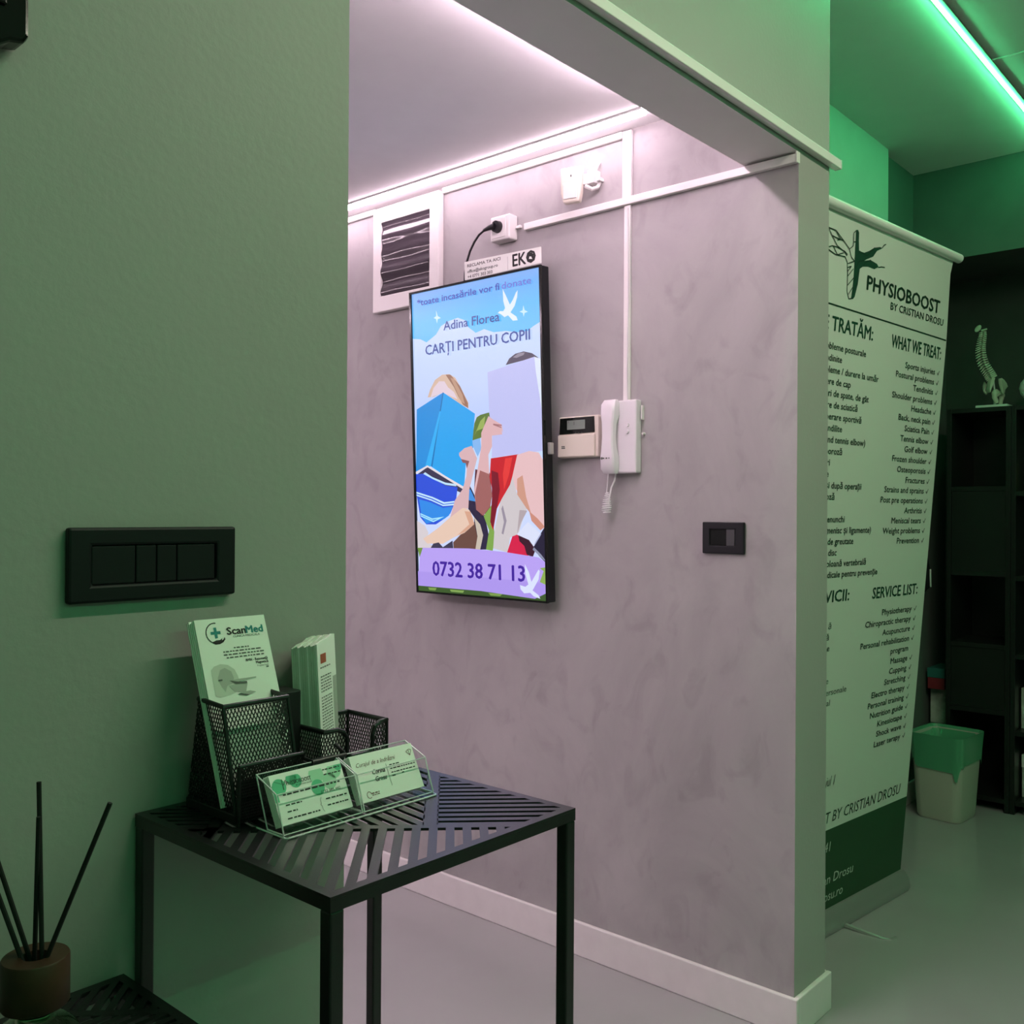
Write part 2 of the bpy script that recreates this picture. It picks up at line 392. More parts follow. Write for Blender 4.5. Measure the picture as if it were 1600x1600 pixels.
# ------------------------------------------------------------------ fuse box
t = thing('fuse_box', (-.02, 1.43, 2.014), 'white fuse box with smoked ribbed door, behind the screen top', 'fuse box')
f = Fr((-.0003, 1.599, 2.014), (0, -1, 0), (0, 0, 1))         # u to the right, v up, n towards the room
b = MB()
b.ring(f, (0, 0, .335, .370), (.042, .055, .291, .315), 0, .026)
b.build('frame', 'white_plastic', t, bevel=.003)
MB().fbox(f, .042, .055, .291, .315, 0, .012).build('back_plate', 'grey_plastic', t)
d = MB(); cols = []
N = 40
for i in range(N+1):
    v = .056+.258*i/N; x = .022+.0035*math.sin(i/N*math.pi*8)+.002*math.sin(i/N*19+1)
    cols.append((v, x))
for (v0, x0), (v1, x1) in zip(cols, cols[1:]):
    for k in range(8):
        ua, ub = .043+.247*k/8, .043+.247*(k+1)/8
        wv = lambda u, x, v: x+.0012*math.sin(u*30+v*40)
        d.face([f.p(ua, v0, wv(ua, x0, v0)), f.p(ub, v0, wv(ub, x0, v0)), f.p(ub, v1, wv(ub, x1, v1)), f.p(ua, v1, wv(ua, x1, v1))])
d.build('door', 'smoked_plastic', t, smooth=True)

# ------------------------------------------------------------------ socket, plug, sensor
t = thing('socket', (-.02, .97, 2.155), 'white surface mounted socket box with a black plug in it', 'socket')
f = Fr((-.0003, 1.013, 2.158), (0, -1, 0), (0, 0, 1))
MB().fbox(f, 0, 0, .080, .078, 0, .040).build('box', 'white_plastic', t, bevel=.004)
MB().fbox(f, .008, .008, .066, .070, .040, .043).build('face_plate', 'white_plastic', t, bevel=.002)
MB().fbox(f, .080, .034, .100, .044, .0, .012).build('cable_gland', 'white_plastic', t, bevel=.002)
t = thing('power_plug', f.p(.036, .04, .045), 'black plug with its cable curving down behind the sign', 'plug')
p = MB(); p.cyl(f.p(.036, .041, .0435), f.p(.036, .041, .058), .019, .0175); p.build('plug_body', 'cable_black', t, smooth=True)
MB().tube([f.p(.034, .041, .058), f.p(.018, .038, .064), f.p(-.006, .034, .064)], .011, 12, .005).build('strain_relief', 'cable_black', t, smooth=True)
MB().tube([f.p(-.004, .034, .064), f.p(-.03, .026, .060), f.p(-.055, .008, .056), f.p(-.075, -.018, .055), f.p(-.088, -.05, .056), f.p(-.094, -.085, .058), f.p(-.096, -.12, .058)], .0036).build('cord', 'cable_black', t, smooth=True)

t = thing('motion_sensor', (-.05, .67, 2.207), 'cream motion sensor on a small wall bracket', 'motion sensor')
f = Fr((-.058, .712, 2.210), (.28, -1, 0), (0, 0, 1))
MB().prism(f, [(0, .104), (.002, .03), (.010, 0), (.060, 0), (.066, .03), (.068, .104)], -.012, .012).build('body', 'cream_plastic', t, bevel=.005)
MB().fbox(f, .012, .010, .054, .056, .0122, .015).build('lens', 'white_plastic', t, bevel=.003)
MB().fbox(f, .033, .074, .037, .080, .0122, .0128).build('indicator', 'ink_grey', t)
b = MB(); b.box((-.034, .612, 2.262), (-.0003, .636, 2.300)); b.box((-.022, .600, 2.268), (-.0003, .612, 2.278)); b.cyl((-.02, .620, 2.299), (-.004, .612, 2.326), .007, .003, 10)
b.tube([(-.036, .640, 2.255), (-.03, .622, 2.244), (-.016, .612, 2.25), (-.004, .612, 2.266)], .006); b.box((-.036, .636, 2.262), (-.016, .668, 2.292))
b.build('bracket', 'white_plastic', t, smooth=True)

# ------------------------------------------------------------------ advertising screen
TVP = [
('C3D7FF',[78,8429,448,8369,729,8239,1187,8439,1418,8681,1751,8792,2185,8850,2500,8734,2649,8490,2955,8285,3316,8353,3715,8213,4208,8189,4689,8096,5068,8086,5304,8198,5602,8303,5602,7565,78,7773]),
('BFE6FF',[1215,9207,1286,9021,1427,8941,1283,8921,1244,8787,1205,8931,1095,8984,1214,9030]),
('BFE6FF',[4935,8866,4982,8714,5107,8647,4980,8629,4939,8521,4905,8639,4778,8692,4902,8718]),
('DDEBFF',[4125,9466,4241,9269,4402,8958,4526,9084,4652,9280,4726,9341,4696,9131,4593,8895,4419,8722,4655,8565,4699,8452,4508,8459,4320,8645,4172,8610,4028,8719,3906,8772,3982,8816,4129,8797,4205,8877,4138,9103]),
('D7B9A5',[720,6441,843,6686,1079,6977,1418,7121,1747,7111,2013,6972,2218,6688,2420,6369,2571,6132,2565,5963,2304,6075,1454,6559,1003,6439]),
('E2CFDC',[862,6442,1014,6730,1272,6922,1521,6900,1678,6695,1944,6520,2097,6280,1453,6540]),
('9C7460',[1583,7106,1801,7087,2218,6688,2544,6134,2554,5963,2331,6092,2127,6373,1949,6673]),
('C09A82',[1797,6991,1958,6939,2316,6415,2411,6105,2255,6192,2053,6550]),
('4A4658',[4177,7161,4329,7345,4574,7463,4909,7499,5235,7411,5463,7264,5507,7207,4901,7233]),
('8A8694',[4475,7366,4718,7466,4955,7466,4906,7393,4618,7333]),
('5D7A35',[2811,5477,2920,5658,3077,5723,3436,5774,3584,5654,3211,5082,3054,5004,2687,4908]),
('9AB05A',[3071,5536,3281,5673,3218,5305,2907,5236,2798,5091]),
('2490E0',[189,6084,1453,6548,865,4167,639,4213,78,4028]),
('27A4F0',[1453,6548,2846,5775,2715,4944,2788,4791,2403,4276,2295,3449,836,4160]),
('1C6FB8',[1431,6549,1475,6546,865,4167,820,4176]),
('34B0F5',[1266,5954,1332,5950,780,4177,523,4176]),
('BFC2F2',[3425,7013,5325,7296,5602,7200,5602,4964,5602,4512,3518,4371,3564,5016,3460,5735]),
('DCE6F6',[5325,7296,5602,7200,5602,5492,5479,6205,5361,6921]),
('3A3550',[78,3908,637,4165,2321,3418,2315,3251,1837,3409,1348,3571,623,3779]),
('2C52DC',[78,3940,515,3959,907,3774,1458,3549,2002,3484,1935,3100,1646,2638,1308,2441,966,2281,511,2276,230,2512,78,3270]),
('2F8CEA',[194,3110,766,2997,1322,2823,1764,2870,1589,2579,1364,2461,799,2358,511,2296,290,2552]),
('BFE2FF',[428,3941,906,3754,1459,3569,1949,3515,1951,3584,1461,3639,853,3833,516,3999]),
('C8EAFF',[78,3358,829,3185,1384,3006,1851,3043,1847,2908,1324,2878,768,3060,78,3222]),
('3C66E2',[78,3302,827,3130,1354,2948,1849,2993,1848,2962,1325,2921,798,3095,78,3270]),
('A8E6FF',[235,2651,804,2476,1367,2539,856,2351,260,2532]),
('3C8CEA',[262,2600,802,2429,1086,2471,858,2398,273,2572]),
('E6DCE2',[78,4020,639,4220,2323,3479,2278,3404,648,4157,78,3956]),
('2A2440',[2537,3552,2837,3095,3181,2570,3339,1898,3224,1521,2680,1505,2714,2529,2459,2793]),
('4090E0',[2322,3460,2585,3400,2808,3020,2521,3059,2235,3251]),
('D8CFD4',[78,2392,452,2235,615,2000,490,1719,993,1456,78,1432]),
('6A4A40',[1751,1710,2277,2106,2709,2378,2839,1888,2759,1508,1770,1479]),
('C9BDAF',[2714,2529,2967,2305,3085,1968,2941,1513,2732,1507,2840,1926]),
('E8C9B6',[349,1796,1075,2165,1642,2522,2222,2850,2511,2755,2686,2491,2706,2302,2274,2029,1783,1866,1280,1652,545,1641]),
('D8A58C',[2297,2717,2562,2699,2706,2302,2275,2048,1949,1946,2496,2299]),
('3A3850',[831,1649,1086,1694,1276,1542,1726,1768,1759,1478,652,1446]),
('D9B3B8',[2119,4571,2365,4714,2683,4776,2904,4373,2762,4001,2648,3702,2532,3401,2470,2793,2221,2824,1642,2514,1879,3062,2241,3423,2414,3820,2449,4085,2563,4309,2350,4278,2194,4397,2117,4495]),
('8B5A5C',[2193,4378,2562,4301,2449,4066,2402,4238,2269,4261]),
('5A2430',[2815,4037,3428,3910,3508,3240,3390,2720,3027,2569,2803,2869,2742,3398]),
('86B8F0',[2715,4944,3054,5004,3095,4666,2932,4428,2735,4755]),
('7FA84C',[3130,2569,3550,2980,3529,2312,3592,1904,3478,1491,3199,1521,3346,2123]),
('C81F28',[3492,4353,4628,4442,4469,3958,4262,3526,3904,3090,3695,2795,3523,2126,3428,2310,3558,3240,3423,3761]),
('7C1226',[3506,3982,3780,3902,3838,3385,3695,2795,3526,2200,3405,2385,3505,3166]),
('E33A36',[4090,4333,4384,4360,4222,3818,4012,3383,3977,3860]),
('DDB2B6',[3111,5161,3433,5663,3631,5540,3974,5373,4025,5114,3969,5216,3990,5069,3565,5053,3555,4721,3395,4468,3418,3613,3507,3203,3395,2869,3130,2588,2826,2756,2742,3398,2978,4258,3097,4740]),
('A06462',[3021,3995,3401,3873,3517,3203,3404,2850,3120,2577,2815,2764,2779,3247]),
('A87478',[3627,5411,3962,5301,3961,5264,3625,5375]),
('A87478',[3627,5419,3984,5362,3973,5326,3625,5375]),
('D0C8CC',[4367,3779,4544,3231,4914,2796,4711,2398,4557,2033,4213,1917,4125,1456,3506,1567,3574,2126,3852,3016,4262,3526]),
('9A90A0',[3948,2905,4091,2428,3945,2003,3871,2039,3981,2391,3885,2795]),
('B4A6AC',[4626,2760,4936,2742,4662,2361,4508,2032,4568,2433]),
('E6BFC2',[4580,4425,5058,4522,5430,4465,5602,4213,5602,3505,5602,2230,5412,2191,5050,2617,4875,3084,4500,3377,4367,3779]),
('D09A86',[4558,3702,4777,3806,4900,3156,5097,2617,4914,2796,4544,3231]),
('CE8E7C',[5006,2724,5328,2511,5602,2265,5434,2156,5092,2438]),
('231F38',[5117,1666,5455,2085,5602,2265,5602,1201,5343,1405]),
('DCE2FA',[4508,2032,4950,2400,5454,2050,5140,1649,4742,1819]),
('A9B0D8',[5214,1795,5432,2067,5454,2032,5164,1668]),
('D6204A',[4076,1436,4312,1955,4508,2014,4792,1893,5018,1502,4919,1354]),
('3A1428',[4555,1997,4981,1861,5232,1580,5108,1343,4874,1425,4786,1676,4598,1816]),
('8A8FA8',[5163,1650,5437,1443,5602,1271,5602,1233,5114,1577]),
('6F9440',[78,1492,482,1501,328,1237,180,1152]),
('3C5A2A',[78,309,2952,267,5602,311,5602,62,78,62]),
('7FA050',[549,191,948,193,889,111,604,110]),
('86A858',[1561,180,2212,179,2156,107,1614,113]),
('7FA050',[3258,172,3863,171,3761,98,3358,95]),
('8DB055',[5288,1080,5602,1077,5602,382,5321,616]),
('B9A2F4',[338,1497,2470,1537,4003,1470,5342,1351,5602,1218,5602,1065,5379,1031,5525,948,5368,619,5602,542,5602,292,5166,105,2951,210,78,228,181,1192]),
('AE98EE',[78,711,2965,646,5181,609,5376,601,5602,535,5602,292,5166,105,2951,210,78,228]),
('DCE4FF',[4794,1133,4953,886,5039,602,5332,993,5377,941,5323,688,5079,352,5310,221,5377,118,5121,174,4983,274,4744,242,4603,361,4583,487,4798,444,4919,523,4809,844]),
]
LOGO_FILL=[2925,21337,3025,21368,3106,21293,3120,21076,3183,20793,3490,20795,3783,20906,4073,21054,4419,21139,4544,21125,4244,20992,4041,20785,3672,20643,3529,20568,3904,20659,4309,20619,4418,20551,4180,20444,3783,20450,3481,20396,3305,20298,3266,19847,3142,19457,3042,19375,2950,19383,2996,19876,2986,20389,2963,20752,2952,21043]
LOGO_LINES=[[1382,21106,1805,21104,2269,20910,2627,20743,2830,20873,2807,21233,2939,21340],[1382,21106,1621,20925,1941,20703,2391,20608,2516,20523],[1431,20570,1665,20650,1947,20668,2389,20626,2546,20565],[1439,20519,1911,20447,2412,20485,2566,20350,2645,19964,2679,19531,2820,19351,2965,19385],[1805,21104,2088,20910,1916,20859],[1621,20925,1908,20911,2269,20910],[1736,20646,1980,20460,2323,20578],[2587,20318,2974,20460],[2622,20105,2815,20285,2604,20212],[2630,19961,2936,20233],[2671,19712,3000,19987],[2763,19471,2998,19729],[2627,20743,2774,20534,2974,20460],[2848,20986,2957,21007],[4544,21125,4646,21239,4761,21281],[4406,20529,4599,20583,4801,20599],[3183,20793,3656,20733,4073,21054],[3481,20396,3611,20538,3904,20659],[3046,20253,3231,20507,3527,20579],[3033,19882,3280,20220],[3007,19583,3254,19919]]

T = Fr((-.07, 1.311, 1.036), (0, -1, 0), (-.043, 0, .994))
t = thing('display_screen', (-.05, 1.03, 1.03), 'upright advertising screen showing two children behind open books', 'screen')
b = MB()
b.ring(T, (0, 0, .567, .9945), (.0078, .0062, .5602, .988), -.006, .0015)
b.build('bezel', 'black_gloss', t)
b = MB(); b.fbox(T, .0005, .0005, .5665, .994, -.038, -.0061); b.build('housing', 'black_plastic', t, bevel=.003)
b = MB(); b.prism(T, [(.06, .10), (.51, .10), (.47, .60), (.10, .60)], -.050, -.0382); b.build('back_cover', 'black_plastic', t, bevel=.004)
b = MB(); b.box((-.052, .93, 1.25), (-.0003, .96, 1.85)); b.box((-.052, 1.10, 1.25), (-.0003, 1.13, 1.85)); b.build('wall_mount', 'black_metal', t)
b = MB(); b.fbox(T, .5672, .44, .578, .475, -.030, -.012); b.build('connector', 'aluminium', t, bevel=.002)
pic = MB()
def C(h): return s2l(h)
bands = [(0, 'C9D4FF'), (.30, 'CFDCFF'), (.45, 'C8DDFF'), (.58, 'BFD0FF'), (.68, 'C6D6FF'), (.790, 'C3D7FF'), (.791, '5FBEFF'), (.90, '5CBCFF'), (.96, '6EB4F8'), (1, '84B2F4')]
u0, u1, v0, v1 = .0078, .5602, .0062, .988
for (a, ca), (b_, cb) in zip(bands, bands[1:]):
    pa, pb = v0+(v1-v0)*a, v0+(v1-v0)*b_
    pic.face([T.p(u0, pa, -.004), T.p(u1, pa, -.004), T.p(u1, pb, -.004), T.p(u0, pb, -.004)], [C(ca), C(ca), C(cb), C(cb)])
for i, (h, fl) in enumerate(TVP):
    poly(pic, T, fl, -.004+.00005*(i+1)); pic.c[-1] = C(h)
pic.build('picture', 'screen_picture', t, colors=True)
a, b, c, d = MB(), MB(), MB(), MB()
text(a, T, '*toate incasările vor fi', .0375, .402, .946, .0195, .0002, bold=.05)
text(d, T, 'donate', .412, .529, .946, .0195, .0002, bold=.04)
text(b, T, 'CARȚI PENTRU COPII', .0715, .520, .782, .031, .0002, bold=.03)
text(c, T, '0732 38 71 13', .0793, .478, .0605, .046, -.0006, bold=0.038)
a.build('footnote', 'screen_text_blue', t); d.build('footnote_end', 'screen_text_pale', t); b.build('headline', 'screen_text_navy', t); e_ = MB(); text(e_, T, 'Adina Florea', .158, .400, .852, .0275, .0002, bold=0.026); e_.build('author_line', 'screen_text_navy', t); c.build('phone_number', 'screen_text_violet', t)

t = thing('sign', T.p(.42, .995, .004), 'small white EKO sign on the top edge of the screen', 'sign')
MB().prism(T, [(.262, .9955), (.572, .9975), (.572, 1.0445), (.2618, 1.0513)], .0018, .0045).build('card', 'paper', t)
k = MB(); text(k, T, 'EKO', .463, .552, 1.0045, .035, .0049, bold=0.038); disc(k, T, .533, 1.0215, .0125, .00495); k.build('logo', 'ink_black', t)
k = MB(); k.face([T.p(.527, 1.016, .0052), T.p(.540, 1.014, .0052), T.p(.536, 1.022, .0052), T.p(.529, 1.023, .0052)]); k.build('logo_leaf', 'paper', t)
k = MB(); rect(k, T, .4425, .998, .4432, 1.038, .0049); k.build('divider_line', 'ink_grey', t)
for s_, a_, b_, v_ in (('RECLAMA TA AICI', .2748, .4136, 1.0325), ('office@ekogroup.ro', .2742, .4022, 1.0150), ('+4 0771 303 303', .2751, .3794, .9985)):
    k = MB(); text(k, T, s_, a_, b_, v_, .009, .0049, bold=.04); k.build('text_line', 'ink_grey', t)

# ------------------------------------------------------------------ keypad, intercom, switches
t = thing('alarm_keypad', (-.015, .67, 1.462), 'cream alarm keypad with dark display, left of the intercom', 'keypad')
f = Fr((-.0003, .745, 1.467), (0, -1, 0), (0, 0, 1))
MB().fbox(f, 0, 0, .146, .122, 0, .022).build('body', 'cream_plastic', t, bevel=.004)
MB().prism(f, [(.004, .070), (.134, .072), (.132, .118), (.006, .118)], .0222, .0245).build('front_window', 'black_gloss', t)
MB().fbox(f, .034, .083, .100, .110, .0246, .0256).build('lcd_panel', 'lcd', t)
MB().fbox(f, .001, .002, .137, .068, .0222, .029).build('flap', 'cream_plastic', t, bevel=.003)
k = MB(); rect(k, f, .058, .096, .062, .106, .0259); rect(k, f, .038, .103, .041, .109, .0259)
for u in (.064, .075, .086): rect(k, f, u, .071, u+.003, .074, .0249)
rect(k, f, .016, .027, .030, .0305, .0293); rect(k, f, .016, .032, .029, .035, .0293); k.build('markings', 'ink_grey', t)

t = thing('intercom_phone', (-.02, .51, 1.41), 'white intercom handset phone beside the alarm keypad', 'intercom')
f = Fr((-.0003, .568, 1.417), (0, -1, 0), (0, 0, 1))
MB().fbox(f, .004, 0, .104, .206, 0, .028).build('base', 'intercom_white', t, bevel=.004)
h = MB(); rings = []
for v, hw, td, tf in ((-.001, .020, .030, .046), (.012, .0235, .0285, .056), (.045, .0235, .0285, .058), (.07, .021, .036, .058), (.10, .019, .039, .057), (.14, .020, .037, .057), (.165, .0235, .0285, .057), (.195, .0235, .0285, .055), (.208, .020, .030, .046)):
    rings.append([f.p(.024+x*hw, v, td if z < 0 else tf-(.004 if abs(x) > .9 else 0)) for x, z in ((-1, -1), (1, -1), (1, 1), (.8, 1), (-.8, 1), (-1, 1))])
h.loft(rings).build('handset', 'intercom_white', t, smooth=True)
k = MB(); words(k, f, .009, .036, .040, .004, .0586); disc(k, f, .009, .042, .004, .0587, 12); k.build('logo', 'ink_grey', t)
for v in (.135, .116): MB().cyl(f.p(.076, v, .028), f.p(.076, v, .033), .0055, .005, 16).build('button', 'intercom_white', t, smooth=True)
b = MB(); b.fbox(f, .108, .150, .112, .190, 0, .010); b.cyl(f.p(.114, .11, 0), f.p(.114, .11, .012), .004, .003, 8); b.build('wall_plate', 'white_plastic', t)
c = MB(); pts = []
c.tube([f.p(.018, .0, .04), f.p(.015, -.02, .038), f.p(.010, -.055, .036)], .0018)
for i in range(140):
    s = i/139; a = i*.42; r = .004+.0085*math.sin(min(1, s*1.05)*math.pi*.62)
    pts.append(f.p(.012+r*math.cos(a)-.002*s, -.055-.057*s, .036+r*math.sin(a)))
c.tube(pts, .0018, 6); c.tube([f.p(.012, -.108, .036), f.p(.020, -.095, .04), f.p(.022, -.07, .04), f.p(.022, -.04, .03), f.p(.026, -.02, .02), f.p(.027, .002, .015)], .0025)
c.build('coiled_cord', 'intercom_white', t, smooth=True)

t = thing('light_switch', (-.006, .20, 1.2), 'small black light switch on the pinkish plaster wall', 'light switch')
f = Fr((-.0003, .2625, 1.1985), (0, -1, 0), (0, 0, 1))
b = MB()
b.ring(f, (0, 0, .122, .083), (.0218, .0208, .0962, .0642), 0, .010)
b.build('plate', 'black_plastic', t, bevel=.0025)
MB().fbox(f, .022, .021, .070, .064, 0, .0065).build('blank_module', 'black_gloss', t, bevel=.001)
MB().fbox(f, .0705, .021, .0955, .064, 0, .0095).build('rocker', 'grey_plastic', t, bevel=.0015)
t = thing('light_switch', (-1.705, -.006, 1.2), 'wide black four rocker switch plate on the green wall above leaflets', 'light switch')
f = Fr((-1.8085, -.0003, 1.1985), (1, 0, 0), (0, 0, 1))
b = MB()
b.ring(f, (0, 0, .206, .0835), (.026, .0195, .180, .0636), 0, .011)
b.build('plate', 'black_plastic', t, bevel=.003)
u = .0262
for wd in (.0515, .0255, .0255, .0505):
    MB().fbox(f, u, .0198, u+wd-.0008, .0632, 0, .0085).build('rocker', 'black_plastic', t, bevel=.0015); u += wd

# dark framed display at the top of the green wall
t = thing('wall_display', (-2.1, -.03, 1.79), 'corner of a glossy black wall mounted display, upper left', 'display')
f = Fr((-2.35, -.0003, 1.766), (1, 0, 0), (0, 0, 1))
MB().prism(f, [(0, 0), (.42, .004), (.458, .001), (.470, .009), (.484, .012), (.488, .020), (.488, .34), (0, .34)], .004, .034).build('frame', 'black_gloss', t, bevel=.004)
MB().fbox(f, .03, .042, .465, .315, .0342, .038).build('panel', 'black_gloss', t, bevel=.002)
MB().fbox(f, .2, .1, .3, .25, 0, .004).build('mount', 'black_metal', t)

# ------------------------------------------------------------------ the two slatted side tables
TZ = .953
def table(x0, y0, S, z, label, pattern):
    t = thing('side_table', (x0+S/2, y0+S/2, 0), label, 'side table')
    f = Fr((x0, y0, z), (1, 0, 0), (0, 1, 0)); e = .011
    top = MB()
    top.ring(f, (0, 0, S, S), (e, e, S-e, S-e), -.003, 0)
    I = [(e, e), (S-e, e), (S-e, S-e), (e, S-e)]
    def half(c, a, b, k, sgn):          # part of convex c where sgn*(a*u+b*v-k) >= 0
        out = []
        g = lambda p: sgn*(a*p[0]+b*p[1]-k)
        for i in range(len(c)):
            p, q = c[i], c[(i+1) % len(c)]
            if g(p) >= 0: out.append(p)
            if (g(p) >= 0) != (g(q) >= 0):
                r = g(p)/(g(p)-g(q)); out.append((p[0]+r*(q[0]-p[0]), p[1]+r*(q[1]-p[1])))
        return out
    for poly_ in pattern(I, half): top.prism(f, poly_, -.003, 0)
    top.build('slatted_top', 'black_metal', t)
    fr = MB()
    fr.ring(f, (0, 0, S, S), (.014, .014, S-.014, S-.014), -.0145, -.0032)
    fr.build('top_frame', 'black_metal', t)
    L = .016
    for ux in (0, S-L):
        for vy in (0, S-L): MB().box((x0+ux, y0+vy, 0), (x0+ux+L, y0+vy+L, z-.0146)).build('leg', 'black_metal', t, bevel=.002)
    lo = MB()
    for q in ((L, .001, S-L, .013), (L, S-.013, S-L, S-.001), (.001, L, .013, S-L), (S-.013, L, S-.001, S-L)): lo.fbox(f, *q, -z+.02, -z+.032)
    lo.build('foot_frame', 'black_metal', t)
    return t
def pat_tall(I, half):
    r = []
    r += strips(half(half(I, 1, 1, .268, -1), 1, 1, -9, 1), (1, 1), .0185, .0095, .004)       # front triangle
    up = half(I, 1, 1, .284, 1); rib = [half(half(I, 1, 1, .268, 1), 1, 1, .284, -1)]
    left = half(half(up, 1, -1, -.226, -1), 1, 1, -9, 1); l2 = half(half(I, 1, -1, -.226, -1), 1, 1, -9, 1)
    r += strips(l2, (1, -1), .0135, .0075, .003)
    rib.append(half(half(I, 1, -1, -.228, 1), 1, -1, -.206, -1))
    right = half(up, 1, -1, .130, 1); r += strips(right, (1, -1), .0165, .0095, .004)
    rib.append(half(half(up, 1, -1, .108, 1), 1, -1, .132, -1))
    mid = half(half(up, 1, -1, -.208, 1), 1, -1, .110, -1); r += strips(mid, (.12, 1), .0170, .0095, .002)
    return r+[q for q in rib if len(q) > 2]
def pat_low(I, half):
    S = I[1][0]+.011; r = []
    tri = half(I, 1, 1, 2*S-.116, 1); r += strips(tri, (1, 1), .0150, .008, .003)
    rest = half(half(I, 1, 1, 2*S-.128, -1), 1, 1, -9, 1)
    a = half(rest, 1, -1, .0, 1); b = half(rest, 1, -1, .0, -1)
    r += strips(a, (1, 0), .0135, .0075, .002); r += strips(b, (1, .05), .0135, .0075, .002)
    rib = half(half(I, 1, 1, 2*S-.130, 1), 1, 1, 2*S-.114, -1)
    return r+[rib]
table(-1.727, -.363, .36, TZ, 'taller black metal side table holding leaflets and business cards', pat_tall)
table(-2.102, -.368, .36, .776, 'lower black metal side table under the reed diffuser, bottom left', pat_low)

# ------------------------------------------------------------------ mesh desk organiser
t = thing('desk_organizer', (-1.56, -.08, TZ), 'black wire mesh desk organizer at the back of the taller table', 'organizer')
XL, Z0 = -1.675, TZ+.0005
def wire(mb, fr, conv, pitch=.0042, wd=.0011):
    for dd in ((.5, 1), (-.5, 1)):
        for q in strips(conv, dd, pitch, wd): mb.prism(fr, q, -.0004, .0004)
def rim(mb, pts, r=.0024): mb.tube(pts, r, 8)
MB().box((XL, -.128, Z0), (-1.436, -.022, Z0+.012)).build('base', 'mesh_metal', t, bevel=.002)
# leaflet pocket
p = MB(); fl = Fr((XL, -.128, Z0+.012), (1, 0, 0), (0, .026, .115)); wire(p, fl, [(0, 0), (.086, 0), (.086, .117), (0, .117)])
fs = Fr((XL, -.128, Z0+.012), (0, 1, 0), (0, 0, 1)); wire(p, fs, [(0, 0), (.10, 0), (.078, .122), (.026, .115)])
fs2 = Fr((XL+.086, -.128, Z0+.012), (0, 1, 0), (0, 0, 1)); wire(p, fs2, [(0, 0), (.10, 0), (.078, .122), (.026, .115)])
fb = Fr((XL, -.028, Z0+.012), (1, 0, 0), (0, -.022, .122)); wire(p, fb, [(0, 0), (.086, 0), (.086, .122), (0, .122)])
rim(p, [(XL, -.05, 1.084), (XL, -.102, 1.081), (XL+.086, -.102, 1.081), (XL+.086, -.05, 1.084), (XL, -.05, 1.084)], .003)
rim(p, [(XL, -.128, Z0+.012), (XL, -.102, 1.081)]); rim(p, [(XL+.086, -.128, Z0+.012), (XL+.086, -.102, 1.081)])
p.build('leaflet_pocket', 'mesh_metal', t)
p = MB(); p.box((XL+.0875, -.066, Z0+.0121), (XL+.132, -.030, 1.079)); p.build('tall_divider', 'mesh_metal', t, bevel=.002)
# front tray
p = MB(); ft = Fr((XL, -.134, Z0), (1, 0, 0), (0, 0, 1)); wire(p, ft, [(0, .004), (.085, .004), (.085, .066), (0, .066)], .0030, .0013)
f2 = Fr((XL, -.134, Z0), (0, 1, 0), (0, 0, 1)); wire(p, f2, [(0, .004), (.006, .004), (.006, .066), (0, .066)])
p.box((XL+.001, -.1335, Z0+.004), (XL+.084, -.129, Z0+.05))
rim(p, [(XL, -.134, Z0+.066), (XL+.085, -.134, Z0+.066), (XL+.087, -.134, Z0+.06), (XL+.087, -.150, Z0+.058), (XL+.135, -.150, Z0+.058), (XL+.137, -.128, Z0+.066)])
p.box((XL+.088, -.149, Z0), (XL+.134, -.1285, Z0+.055)); rim(p, [(XL, -.134, Z0), (XL, -.134, Z0+.066)])
p.build('front_tray', 'mesh_metal', t)
# right hand bin with a rounded notch in its front
X1, X2, YF, YB, ZR = -1.541, -1.442, -.112, -.032, 1.032
p = MB(); H = ZR-Z0-.012; fr_ = Fr((X1, YF, Z0+.012), (1, 0, 0), (0, 0, 1)); Wd = X2-X1
for cv in ([(0, 0), (Wd, 0), (Wd, .030), (0, .030)], [(0, .030), (.034, .030), (.034, H-.010), (.022, H), (0, H)], [(.075, .030), (Wd, .030), (Wd, H), (.086, H), (.075, H-.012)]): wire(p, fr_, cv)
for x in (X1, X2): wire(p, Fr((x, YF, Z0+.012), (0, 1, 0), (0, 0, 1)), [(0, 0), (YB-YF, 0), (YB-YF, H), (0, H)])
wire(p, Fr((X1, YB, Z0+.012), (1, 0, 0), (0, 0, 1)), [(0, 0), (Wd, 0), (Wd, H), (0, H)])
zz = Z0+.012
rim(p, [(X1, YB, ZR), (X1, YF, ZR), (X1+.018, YF, ZR), (X1+.028, YF, ZR-.004), (X1+.034, YF, ZR-.012), (X1+.034, YF, zz+.036), (X1+.040, YF, zz+.030), (X1+.069, YF, zz+.030), (X1+.075, YF, zz+.036), (X1+.075, YF, ZR-.014), (X1+.079, YF, ZR-.005), (X1+.088, YF, ZR), (X2, YF, ZR), (X2, YB, ZR), (X1, YB, ZR)], .003)
rim(p, [(X2, YF, zz), (X2, YF, ZR)], .002); rim(p, [(X2, YB, zz), (X2, YB, ZR)], .002)
p.build('brochure_bin', 'mesh_metal', t)

